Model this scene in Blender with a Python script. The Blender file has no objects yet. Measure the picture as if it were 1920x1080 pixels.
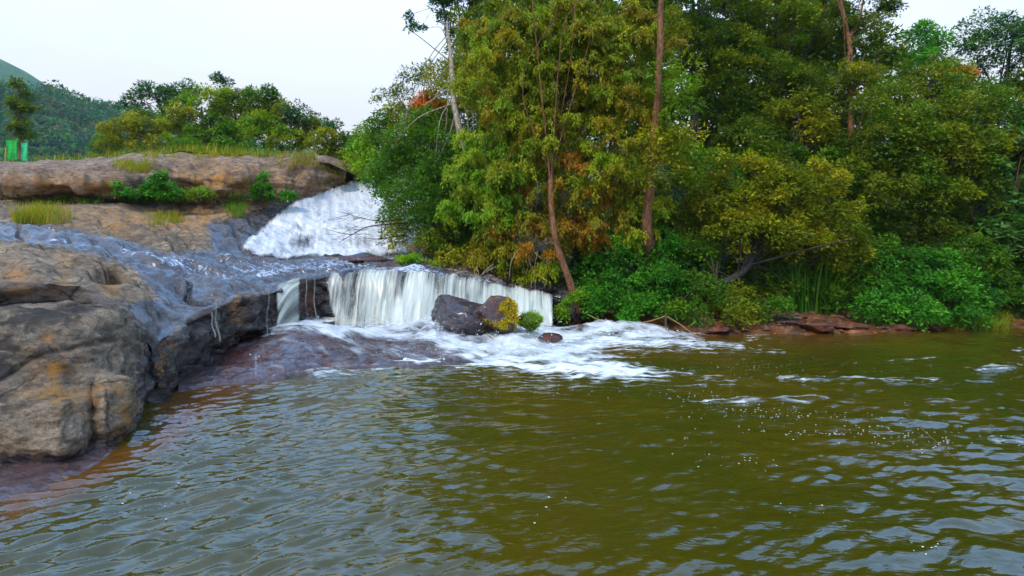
import bpy, math, random
import numpy as np

R = math.radians
rng = np.random.default_rng(7)
random.seed(7)
scene = bpy.context.scene
C = scene.collection

# ------------------------------------------------------------------ camera
F = 1067.0          # focal length in pixels of the 1920-wide photograph
HZ = 470.0          # row of the horizon
CH = 2.2            # camera height above the pool
cam_d = bpy.data.cameras.new('camera')
cam = bpy.data.objects.new('camera', cam_d)
C.objects.link(cam)
cam.location = (0, 0, CH)
cam.rotation_euler = (R(90), 0, 0)
cam_d.sensor_width = 36
cam_d.lens = 36 * F / 1920
cam_d.shift_y = -(540 - HZ) / 1920
cam_d.clip_start = 0.05
cam_d.clip_end = 6000
scene.camera = cam

# ------------------------------------------------------------------ world
SUN_EL, SUN_AZ = R(52), R(215)      # azimuth clockwise from +Y: behind the camera, to the left
world = bpy.data.worlds.new('World')
scene.world = world
world.use_nodes = True
nt = world.node_tree
nt.nodes.clear()
N, L = nt.nodes.new, nt.links.new
out = N('ShaderNodeOutputWorld')
bg = N('ShaderNodeBackground'); bg.inputs['Strength'].default_value = 0.10
sky = N('ShaderNodeTexSky'); sky.sky_type = 'NISHITA'; sky.sun_disc = False
sky.sun_elevation = SUN_EL; sky.sun_rotation = SUN_AZ
sky.air_density = 1.3; sky.dust_density = 1.5; sky.ozone_density = 2.0
tc = N('ShaderNodeTexCoord')
sep = N('ShaderNodeSeparateXYZ'); L(tc.outputs['Generated'], sep.inputs[0])
cover = N('ShaderNodeValToRGB')                      # cloud cover thins out towards the zenith
cr = cover.color_ramp; cr.interpolation = 'EASE'
cr.elements[0].position = 0.40; cr.elements[0].color = (1, 1, 1, 1)
cr.elements[1].position = 0.85; cr.elements[1].color = (0.25, 0.25, 0.25, 1)
L(sep.outputs['Z'], cover.inputs[0])
cn = N('ShaderNodeTexNoise'); cn.inputs['Scale'].default_value = 2.2; cn.inputs['Detail'].default_value = 5
L(tc.outputs['Generated'], cn.inputs['Vector'])
cl = N('ShaderNodeMapRange'); cl.inputs['From Min'].default_value = 0.3; cl.inputs['From Max'].default_value = 0.7
cl.inputs['To Min'].default_value = -0.25; cl.inputs['To Max'].default_value = 0.25
L(cn.outputs['Fac'], cl.inputs['Value'])
cm = N('ShaderNodeMath'); cm.operation = 'ADD'; cm.use_clamp = True
L(cover.outputs[0], cm.inputs[0]); L(cl.outputs[0], cm.inputs[1])
zb = N('ShaderNodeValToRGB')                         # overcast sky: brighter overhead than at the horizon
zb.color_ramp.elements[0].position = 0.20; zb.color_ramp.elements[0].color = (7.2, 7.35, 7.6, 1)
zb.color_ramp.elements[1].position = 0.52; zb.color_ramp.elements[1].color = (6.0, 13.0, 25.0, 1)
e_ = zb.color_ramp.elements.new(0.40); e_.color = (8.3, 9.8, 12.5, 1)
L(sep.outputs['Z'], zb.inputs[0])
sk2 = N('ShaderNodeMix'); sk2.data_type = 'RGBA'; sk2.blend_type = 'MULTIPLY'; sk2.inputs[0].default_value = 1.0
L(sky.outputs[0], sk2.inputs[6]); sk2.inputs[7].default_value = (3.2, 3.2, 3.2, 1)
mx = N('ShaderNodeMix'); mx.data_type = 'RGBA'
L(cm.outputs[0], mx.inputs[0]); L(sk2.outputs[2], mx.inputs[6]); L(zb.outputs[0], mx.inputs[7])
L(mx.outputs[2], bg.inputs['Color']); L(bg.outputs[0], out.inputs[0])

sun_d = bpy.data.lights.new('sun', 'SUN')
sun_d.energy = 1.5; sun_d.angle = R(10); sun_d.color = (1.0, 0.88, 0.68)
sun = bpy.data.objects.new('sun', sun_d); C.objects.link(sun)
sun.rotation_euler = (R(90) - SUN_EL, 0, -SUN_AZ + math.pi)
sun.location = (-10, -10, 30)

scene.view_settings.view_transform = 'Standard'
scene.view_settings.look = 'None'
scene.view_settings.gamma = 1
scene.view_settings.exposure = 0.32
scene.view_settings.use_curve_mapping = False
scene.cycles.max_bounces = 6
scene.cycles.transparent_max_bounces = 24
scene.cycles.volume_bounces = 0
HAZE = 0.00022

# ------------------------------------------------------------------ helpers
def W(px, py, d):
    """photograph pixel at depth d -> point in the world"""
    px, py, d = (np.asarray(v, float) for v in (px, py, d))
    return np.stack([(px - 960) / F * d, d + 0 * px, CH + (HZ - py) / F * d], -1)

def proj(P):
    d = np.maximum(P[..., 1], 0.05)
    return 960 + P[..., 0] / d * F, HZ - (P[..., 2] - CH) / d * F

_perm = np.random.default_rng(3).permutation(256)
_grad = np.random.default_rng(4).normal(size=(256, 3)); _grad /= np.linalg.norm(_grad, axis=1)[:, None]
def noise(P):
    P = np.asarray(P, float)
    i = np.floor(P).astype(int); f = P - i
    u = f * f * f * (f * (f * 6 - 15) + 10)
    res = 0
    for dx in (0, 1):
        for dy in (0, 1):
            for dz in (0, 1):
                h = _perm[(_perm[(_perm[(i[..., 0] + dx) & 255] + i[..., 1] + dy) & 255] + i[..., 2] + dz) & 255]
                g = _grad[h]
                v = g[..., 0] * (f[..., 0] - dx) + g[..., 1] * (f[..., 1] - dy) + g[..., 2] * (f[..., 2] - dz)
                w = (u[..., 0] if dx else 1 - u[..., 0]) * (u[..., 1] if dy else 1 - u[..., 1]) * (u[..., 2] if dz else 1 - u[..., 2])
                res = res + v * w
    return res * 1.5
def fbm(P, scale=1.0, octs=4, gain=0.5, off=0.0):
    P = np.asarray(P, float) * scale + off
    a, s = 1.0, 0
    for k in range(octs):
        s = s + a * noise(P + k * 17.3); P = P * 2.03; a *= gain
    return s
def ridge(P, scale=1.0, octs=4, off=0.0):
    P = np.asarray(P, float) * scale + off
    a, s = 1.0, 0
    for k in range(octs):
        s = s + a * (1 - 2 * np.abs(noise(P + k * 11.1))); P = P * 2.1; a *= 0.5
    return s
def sstep(a, b, x):
    t = np.clip((x - a) / (b - a), 0, 1); return t * t * (3 - 2 * t)

def pchip(x, Y, xi):
    """monotone cubic through columns of Y (n, ...)"""
    x = np.asarray(x, float); Y = np.asarray(Y, float); xi = np.asarray(xi, float)
    h = np.diff(x); sh = (-1,) + (1,) * (Y.ndim - 1)
    dl = np.diff(Y, axis=0) / h.reshape(sh)
    m = np.zeros_like(Y)
    w1 = (2 * h[1:] + h[:-1]).reshape(sh); w2 = (h[1:] + 2 * h[:-1]).reshape(sh)
    a, b = dl[:-1], dl[1:]
    ok = a * b > 0
    with np.errstate(all='ignore'):
        m[1:-1] = np.where(ok, (w1 + w2) / (w1 / a + w2 / b), 0)
    m[0], m[-1] = dl[0], dl[-1]
    k = np.clip(np.searchsorted(x, xi, side='right') - 1, 0, len(x) - 2)
    hh = h[k].reshape((-1,) + (1,) * (Y.ndim - 1)); t = ((xi - x[k]) / h[k]).reshape(hh.shape)
    return (Y[k] * (2*t**3 - 3*t**2 + 1) + m[k] * hh * (t**3 - 2*t**2 + t)
            + Y[k+1] * (-2*t**3 + 3*t**2) + m[k+1] * hh * (t**3 - t**2))

def in_poly(px, py, poly):
    """signed distance in pixels, positive inside"""
    px = np.asarray(px, float); py = np.asarray(py, float)
    ins = np.zeros(px.shape, bool); dist = np.full(px.shape, 1e9)
    n = len(poly)
    for i in range(n):
        x1, y1 = poly[i]; x2, y2 = poly[(i + 1) % n]
        c = ((y1 > py) != (y2 > py))
        with np.errstate(all='ignore'):
            xin = (x2 - x1) * (py - y1) / (y2 - y1 + 1e-12) + x1
        ins ^= c & (px < xin)
        L2 = (x2-x1)**2 + (y2-y1)**2
        t = np.clip(((px-x1)*(x2-x1) + (py-y1)*(y2-y1)) / L2, 0, 1)
        dist = np.minimum(dist, np.hypot(px - x1 - t*(x2-x1), py - y1 - t*(y2-y1)))
    return np.where(ins, dist, -dist)

def mesh_np(name, V, Fc, mat=None, parent=None, smooth=True, k=4):
    V = np.asarray(V, np.float32).reshape(-1, 3); Fc = np.asarray(Fc, np.int32).reshape(-1, k)
    me = bpy.data.meshes.new(name)
    me.vertices.add(len(V)); me.vertices.foreach_set('co', V.ravel())
    me.loops.add(Fc.size); me.loops.foreach_set('vertex_index', Fc.ravel())
    me.polygons.add(len(Fc)); me.polygons.foreach_set('loop_start', np.arange(0, Fc.size, k, dtype=np.int32))
    if smooth: me.polygons.foreach_set('use_smooth', np.ones(len(Fc), bool))
    me.update(calc_edges=True)
    if mat: me.materials.append(mat)
    o = bpy.data.objects.new(name, me); C.objects.link(o)
    if parent: o.parent = parent; o.matrix_parent_inverse = parent.matrix_world.inverted() if False else o.matrix_parent_inverse
    return o
def fattr(o, name, vals):
    a = o.data.attributes.new(name, 'FLOAT', 'POINT'); a.data.foreach_set('value', np.asarray(vals, np.float32).ravel())
def grid_faces(nr, nc):
    i = np.arange(nr * nc).reshape(nr, nc)
    return np.stack([i[:-1, :-1], i[:-1, 1:], i[1:, 1:], i[1:, :-1]], -1).reshape(-1, 4)
def grid_normals(P):
    du = np.gradient(P, axis=1); dv = np.gradient(P, axis=0)
    n = np.cross(du, dv); n /= np.linalg.norm(n, axis=-1, keepdims=True) + 1e-9
    return n
def thing(o, label, cat, group=None):
    o['label'] = label; o['category'] = cat
    if group: o['group'] = group
    return o
def kind(o, k, label=None):
    o['kind'] = k
    if label: o['label'] = label
    return o
def empty(name, loc, label, cat, group=None):
    o = bpy.data.objects.new(name, None); C.objects.link(o); o.location = loc
    o.empty_display_size = 0.2
    return thing(o, label, cat, group)
def keep_faces(V, Fc, mask, attrs=()):
    """drop faces with any vertex outside mask and the vertices left over"""
    Fk = Fc[mask[Fc].all(1)]
    used = np.zeros(len(V), bool); used[Fk.ravel()] = True
    idx = np.cumsum(used) - 1
    return V[used], idx[Fk], [a[used] for a in attrs]

def tube(path, rad, sides=7, close=True):
    """verts, faces of one tapered tube"""
    P = np.asarray(path, float); r = np.broadcast_to(np.asarray(rad, float), len(P))
    T = np.gradient(P, axis=0); T /= np.linalg.norm(T, axis=1)[:, None] + 1e-9
    ref = np.array([0.13, 0.21, 0.97]) if abs(T[:, 2]).mean() < 0.9 else np.array([1.0, 0.1, 0.05])
    A = np.cross(T, ref); A /= np.linalg.norm(A, axis=1)[:, None] + 1e-9
    B = np.cross(T, A)
    a = np.linspace(0, 2*np.pi, sides, endpoint=False)
    V = P[:, None] + r[:, None, None] * (np.cos(a)[None, :, None] * A[:, None] + np.sin(a)[None, :, None] * B[:, None])
    n = len(P); i = np.arange(n * sides).reshape(n, sides); j = np.roll(i, -1, 1)
    Fc = np.stack([i[:-1], j[:-1], j[1:], i[1:]], -1).reshape(-1, 4)
    return V.reshape(-1, 3), Fc
def smooth_path(pts, n):
    pts = np.asarray(pts, float)
    t = np.r_[0, np.cumsum(np.linalg.norm(np.diff(pts, axis=0), axis=1))]
    return pchip(t, pts, np.linspace(0, t[-1], n))
class Tubes:
    def __init__(s): s.V, s.F, s.n = [], [], 0
    def add(s, path, rad, sides=7):
        v, f = tube(path, rad, sides); s.V.append(v); s.F.append(f + s.n); s.n += len(v)
    def build(s, name, mat, parent=None, off=(0, 0, 0)):
        return mesh_np(name, np.concatenate(s.V) - np.asarray(off), np.concatenate(s.F), mat, parent)

# ------------------------------------------------------------------ materials
def new_mat(name):
    m = bpy.data.materials.new(name); m.use_nodes = True
    t = m.node_tree; t.nodes.clear()
    return m, t, t.nodes.new, t.links.new
def mixc(t, fac, a, b, blend='MIX'):
    m = t.nodes.new('ShaderNodeMix'); m.data_type = 'RGBA'; m.blend_type = blend
    for s, v in ((0, fac), (6, a), (7, b)):
        if hasattr(v, 'is_linked') or hasattr(v, 'links'): t.links.new(v, m.inputs[s])
        elif s == 0: m.inputs[0].default_value = v
        else: m.inputs[s].default_value = (*v, 1)
    return m.outputs[2]
def nz(t, scale, detail=4, vec=None, dist=0.0, rough=0.55):
    n = t.nodes.new('ShaderNodeTexNoise'); n.inputs['Scale'].default_value = scale
    n.inputs['Detail'].default_value = detail; n.inputs['Distortion'].default_value = dist
    n.inputs['Roughness'].default_value = rough
    if vec is not None: t.links.new(vec, n.inputs['Vector'])
    return n.outputs['Fac']
def mr(t, v, a, b, c=0.0, d=1.0, smooth=True):
    n = t.nodes.new('ShaderNodeMapRange')
    if smooth: n.interpolation_type = 'SMOOTHSTEP'
    t.links.new(v, n.inputs['Value'])
    for k, x in (('From Min', a), ('From Max', b), ('To Min', c), ('To Max', d)): n.inputs[k].default_value = x
    return n.outputs[0]
def mth(t, op, a, b=0.0, clamp=False):
    n = t.nodes.new('ShaderNodeMath'); n.operation = op; n.use_clamp = clamp
    for i, v in enumerate((a, b)):
        if hasattr(v, 'links'): t.links.new(v, n.inputs[i])
        else: n.inputs[i].default_value = v
    return n.outputs[0]
def attr(t, name):
    n = t.nodes.new('ShaderNodeAttribute'); n.attribute_name = name; return n
def mapping(t, scale, rot=(0, 0, 0)):
    c = t.nodes.new('ShaderNodeTexCoord'); m = t.nodes.new('ShaderNodeMapping')
    m.inputs['Scale'].default_value = scale; m.inputs['Rotation'].default_value = rot
    t.links.new(c.outputs['Object'], m.inputs['Vector']); return m.outputs[0]

def rock_material(name, pale=(0.33, 0.25, 0.165), mid=(0.185, 0.142, 0.100), dark=(0.060, 0.050, 0.040), strata=1.0, wetmul=(0.25, 0.24, 0.33), coat=0.45):
    """weathered gneiss; attributes: wet, ochre, blot (dark patches), red"""
    m, t, n, l = new_mat(name)
    o = n('ShaderNodeOutputMaterial'); p = n('ShaderNodeBsdfPrincipled'); l(p.outputs[0], o.inputs[0])
    v = mapping(t, (1, 1, 1))
    vs = mapping(t, (0.9, 1.1, 2.4 * strata), (R(15), R(-28), 0))
    a = nz(t, 1.3, 8, v, 0.4, 0.62); b = nz(t, 5.0, 8, vs, 0.6, 0.65); c = nz(t, 24, 6, v, 0.2, 0.7)
    col = mixc(t, mr(t, a, 0.36, 0.66), mid, pale)
    col = mixc(t, mr(t, b, 0.44, 0.62), col, mixc(t, 1.0, col, (0.52, 0.50, 0.50), 'MULTIPLY'))
    col = mixc(t, mr(t, c, 0.35, 0.7, 0.0, 0.65), col, mixc(t, 1.0, col, (1.5, 1.48, 1.42), 'MULTIPLY'))
    fine = nz(t, 55, 8, v, 0.3, 0.8)
    col = mixc(t, mr(t, fine, 0.36, 0.64), mixc(t, 1.0, col, (0.62, 0.62, 0.64), 'MULTIPLY'), mixc(t, 1.0, col, (1.38, 1.36, 1.32), 'MULTIPLY'))
    vo = n('ShaderNodeTexVoronoi'); vo.feature = 'DISTANCE_TO_EDGE'; vo.inputs['Scale'].default_value = 1.1
    dv = n('ShaderNodeMix'); dv.data_type = 'RGBA'; dv.inputs[0].default_value = 0.30
    nn_ = n('ShaderNodeTexNoise'); nn_.inputs['Scale'].default_value = 1.8; nn_.inputs['Detail'].default_value = 5; l(v, nn_.inputs['Vector'])
    l(v, dv.inputs[6]); l(nn_.outputs['Color'], dv.inputs[7]); l(dv.outputs[2], vo.inputs['Vector'])
    crk = mth(t, 'MULTIPLY', mr(t, vo.outputs['Distance'], 0.0, 0.02, 1.0, 0.0), mr(t, a, 0.44, 0.58))
    col = mixc(t, mth(t, 'MULTIPLY', crk, 0.75), col, (0.03, 0.025, 0.02))
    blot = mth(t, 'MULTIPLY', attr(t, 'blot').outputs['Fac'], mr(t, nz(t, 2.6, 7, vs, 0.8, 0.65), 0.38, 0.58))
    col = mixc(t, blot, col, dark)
    och = mth(t, 'MULTIPLY', attr(t, 'ochre').outputs['Fac'], mr(t, nz(t, 4.5, 7, v, 0.9, 0.65), 0.40, 0.60))
    och2 = mixc(t, mr(t, c, 0.4, 0.6), (0.48, 0.22, 0.045), (0.36, 0.18, 0.06))
    col = mixc(t, mth(t, 'MULTIPLY', och, 0.85), col, och2)
    red = mth(t, 'MULTIPLY', attr(t, 'red').outputs['Fac'], mr(t, nz(t, 3.0, 5, v), 0.3, 0.6))
    col = mixc(t, red, col, (0.16, 0.038, 0.018))
    wa = attr(t, 'wet').outputs['Fac']
    wn = nz(t, 7.0, 6, vs, 0.5, 0.6)
    wet = mth(t, 'ADD', wa, mr(t, wn, 0.3, 0.7, -0.62, 0.50), True)
    wet = mth(t, 'MULTIPLY', wet, mr(t, wa, 0.0, 0.12))
    wet = mr(t, wet, 0.25, 0.6)
    col = mixc(t, wet, col, mixc(t, 1.0, col, wetmul, 'MULTIPLY'))
    l(col, p.inputs['Base Color'])
    l(mr(t, wet, 0, 1, 0.92, 0.24), p.inputs['Roughness'])
    l(mr(t, wet, 0, 1, 0.15, 0.6), p.inputs['Specular IOR Level'])
    l(mr(t, wet, 0, 1, 0.0, coat), p.inputs['Coat Weight']); p.inputs['Coat Roughness'].default_value = 0.12; p.inputs['Coat IOR'].default_value = 1.5
    h = mth(t, 'SUBTRACT', mth(t, 'ADD', mth(t, 'MULTIPLY', b, 0.65), mth(t, 'MULTIPLY', c, 0.42)), mth(t, 'MULTIPLY', crk, 0.25))
    bmp = n('ShaderNodeBump'); bmp.inputs['Strength'].default_value = 0.85; bmp.inputs['Distance'].default_value = 0.09
    l(h, bmp.inputs['Height'])
    b2 = n('ShaderNodeBump'); b2.inputs['Strength'].default_value = 0.75; b2.inputs['Distance'].default_value = 0.014
    l(fine, b2.inputs['Height']); l(bmp.outputs[0], b2.inputs['Normal'])
    l(b2.outputs[0], p.inputs['Normal'])
    return m
M_ROCK = rock_material('weathered_rock')
M_CLIFF = rock_material('banded_rock', (0.36, 0.255, 0.17), (0.22, 0.145, 0.095), (0.07, 0.052, 0.042))
M_APRON = rock_material('purple_wet_rock', (0.185, 0.130, 0.115), (0.095, 0.066, 0.066), (0.04, 0.03, 0.032), 1.0, (0.60, 0.56, 0.66), 0.6)
M_BANKROCK = rock_material('rusty_bank_rock', (0.30, 0.13, 0.05), (0.17, 0.07, 0.03), (0.06, 0.035, 0.025), 1.0, (0.55, 0.5, 0.5), 0.3)
M_BOULDER = rock_material('dark_river_rock', (0.14, 0.115, 0.11), (0.085, 0.068, 0.068), (0.035, 0.03, 0.032))

def leaf_material(name, rough=0.45, trans=0.35, gloss=0.35):
    m, t, n, l = new_mat(name)
    o = n('ShaderNodeOutputMaterial'); p = n('ShaderNodeBsdfPrincipled'); tr = n('ShaderNodeBsdfTranslucent')
    ms = n('ShaderNodeMixShader'); ms.inputs[0].default_value = trans
    a = attr(t, 'leafcol')
    l(a.outputs['Color'], p.inputs['Base Color'])
    l(mixc(t, 1.0, a.outputs['Color'], (1.25, 1.2, 0.55), 'MULTIPLY'), tr.inputs['Color'])
    p.inputs['Roughness'].default_value = rough; p.inputs['Specular IOR Level'].default_value = gloss
    l(p.outputs[0], ms.inputs[1]); l(tr.outputs[0], ms.inputs[2]); l(ms.outputs[0], o.inputs[0])
    return m
M_LEAF = leaf_material('leaves', 0.55, 0.38, 0.18)
M_GRASS = leaf_material('grass_blades', 0.6, 0.4, 0.15)

def bark_material(name, a, b):
    m, t, n, l = new_mat(name)
    o = n('ShaderNodeOutputMaterial'); p = n('ShaderNodeBsdfPrincipled'); l(p.outputs[0], o.inputs[0])
    v = mapping(t, (9, 9, 2.2)); f = nz(t, 1.6, 7, v, 0.8, 0.65)
    l(mixc(t, mr(t, f, 0.38, 0.62), a, b), p.inputs['Base Color']); p.inputs['Roughness'].default_value = 0.9
    bm = n('ShaderNodeBump'); bm.inputs['Distance'].default_value = 0.03; l(f, bm.inputs['Height']); l(bm.outputs[0], p.inputs['Normal'])
    return m
M_BARK = bark_material('brown_bark', (0.07, 0.045, 0.03), (0.17, 0.11, 0.065))
M_BARK_RED = bark_material('reddish_bark', (0.10, 0.038, 0.015), (0.27, 0.115, 0.04))
M_BARK_PALE = bark_material('pale_bark', (0.16, 0.12, 0.08), (0.42, 0.34, 0.24))
M_BARK_DARK = bark_material('dark_bark', (0.02, 0.016, 0.013), (0.055, 0.042, 0.032))

def flat_material(name, col, rough=0.8, var=0.3, scale=6, trans=0.0):
    m, t, n, l = new_mat(name)
    o = n('ShaderNodeOutputMaterial'); p = n('ShaderNodeBsdfPrincipled')
    v = mapping(t, (1, 1, 1)); f = nz(t, scale, 6, v)
    l(mixc(t, mr(t, f, 0.3, 0.7), tuple(c * (1 - var) for c in col), tuple(c * (1 + var) for c in col)), p.inputs['Base Color'])
    p.inputs['Roughness'].default_value = rough
    l(p.outputs[0], o.inputs[0])
    return m

# water: turbid olive body, attributes foam, shallow
def water_material():
    m, t, n, l = new_mat('turbid_river_water')
    o = n('ShaderNodeOutputMaterial'); p = n('ShaderNodeBsdfPrincipled')
    v = mapping(t, (1, 1, 1))
    body = mixc(t, mr(t, nz(t, 0.35, 4, v, 0.6), 0.35, 0.65), (0.044, 0.040, 0.002), (0.064, 0.047, 0.002))
    sh = attr(t, 'shallow').outputs['Fac']
    body = mixc(t, sh, body, (0.105, 0.042, 0.006))
    l(body, p.inputs['Base Color'])
    p.inputs['Roughness'].default_value = 0.03; p.inputs['IOR'].default_value = 1.6
    # finer ripples than the mesh carries
    vr = mapping(t, (1.0, 2.4, 1), (0, 0, R(-30)))
    f1 = nz(t, 3.2, 3, vr, 0.5, 0.5); f2 = nz(t, 9.0, 3, vr, 0.6, 0.5)
    hh = mth(t, 'ADD', mth(t, 'MULTIPLY', f1, 0.75), mth(t, 'MULTIPLY', f2, 0.22))
    bmp = n('ShaderNodeBump'); bmp.inputs['Strength'].default_value = 0.5; bmp.inputs['Distance'].default_value = 0.03
    l(hh, bmp.inputs['Height']); l(bmp.outputs[0], p.inputs['Normal'])
    fo = n('ShaderNodeBsdfPrincipled'); fo.inputs['Base Color'].default_value = (0.78, 0.82, 0.80, 1); fo.inputs['Roughness'].default_value = 0.6
    vf = mapping(t, (0.8, 2.6, 1), (0, 0, R(8)))
    fa = attr(t, 'foam').outputs['Fac']
    g1 = nz(t, 3.0, 6, vf, 0.6, 0.6)
    fm = mth(t, 'ADD', fa, mr(t, g1, 0.3, 0.7, -0.5, 0.5, False))
    fm = mr(t, fm, 0.30, 1.05)
    fm = mth(t, 'MULTIPLY', fm, mr(t, fa, 0.01, 0.2))
    ms = n('ShaderNodeMixShader'); l(fm, ms.inputs[0]); l(p.outputs[0], ms.inputs[1]); l(fo.outputs[0], ms.inputs[2])
    l(ms.outputs[0], o.inputs[0])
    return m
M_WATER = water_material()

def fall_material(name, tint, su, sv, lo, hi, mn=0.0, edge=True):
    """aerated falling water: white streaks along the flow (uv: x across, y along, metres)"""
    m, t, n, l = new_mat(name)
    o = n('ShaderNodeOutputMaterial')
    uv = n('ShaderNodeUVMap'); uv.uv_map = 'flow'
    mp = n('ShaderNodeMapping'); mp.inputs['Scale'].default_value = (su, sv, 1); l(uv.outputs[0], mp.inputs['Vector'])
    a = nz(t, 1.0, 5, mp.outputs[0], 0.35, 0.6)
    mp2 = n('ShaderNodeMapping'); mp2.inputs['Scale'].default_value = (su * 0.27, sv * 0.5, 1); mp2.inputs['Location'].default_value = (3.1, 1.7, 0)
    l(uv.outputs[0], mp2.inputs['Vector']); b = nz(t, 1.0, 3, mp2.outputs[0], 0.3)
    s = mth(t, 'ADD', mth(t, 'MULTIPLY', a, 0.6), mth(t, 'MULTIPLY', b, 0.4))
    den = attr(t, 'dens').outputs['Fac']
    al = mth(t, 'ADD', s, mth(t, 'SUBTRACT', den, 0.5))
    al = mth(t, 'MULTIPLY', mr(t, al, lo, hi, mn, 1.0), mr(t, den, 0.0, 0.15))
    d = n('ShaderNodeBsdfDiffuse'); tr = n('ShaderNodeBsdfTranslucent'); gl = n('ShaderNodeBsdfGlossy'); gl.inputs['Roughness'].default_value = 0.35
    col = mixc(t, mr(t, a, 0.35, 0.65), tuple(c * 0.82 for c in tint), tint)
    l(col, d.inputs['Color']); l(col, tr.inputs['Color'])
    m1 = n('ShaderNodeMixShader'); m1.inputs[0].default_value = 0.35; l(d.outputs[0], m1.inputs[1]); l(tr.outputs[0], m1.inputs[2])
    m2 = n('ShaderNodeMixShader'); m2.inputs[0].default_value = 0.06; l(m1.outputs[0], m2.inputs[1]); l(gl.outputs[0], m2.inputs[2])
    tp = n('ShaderNodeBsdfTransparent'); m3 = n('ShaderNodeMixShader')
    l(al, m3.inputs[0]); l(tp.outputs[0], m3.inputs[1]); l(m2.outputs[0], m3.inputs[2]); l(m3.outputs[0], o.inputs[0])
    bmp = n('ShaderNodeBump'); bmp.inputs['Strength'].default_value = 0.45; bmp.inputs['Distance'].default_value = 0.03
    l(s, bmp.inputs['Height'])
    for x in (d, tr, gl): l(bmp.outputs[0], x.inputs['Normal'])
    return m
M_FALL = fall_material('falling_water', (0.86, 0.88, 0.75), 13.0, 0.40, 0.30, 0.72)
M_FALL_UP = fall_material('cascading_water', (0.88, 0.90, 0.91), 6.5, 0.8, 0.18, 0.68, 0.0)
M_FOAM = fall_material('churned_foam', (0.86, 0.89, 0.89), 7.0, 2.0, 0.30, 0.78)
M_FILM = fall_material('thin_water_film', (0.70, 0.78, 0.92), 22.0, 7.0, 0.52, 0.68)  # aerated water is white; the blue of the sky is put into the tint

# ------------------------------------------------------------------ terrain: bedrock loft
COLS = [-520, -200, 0, 130, 240, 300, 345, 400, 450, 510, 560, 610, 650, 690, 740, 800, 870, 950, 1040, 1130]
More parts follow.
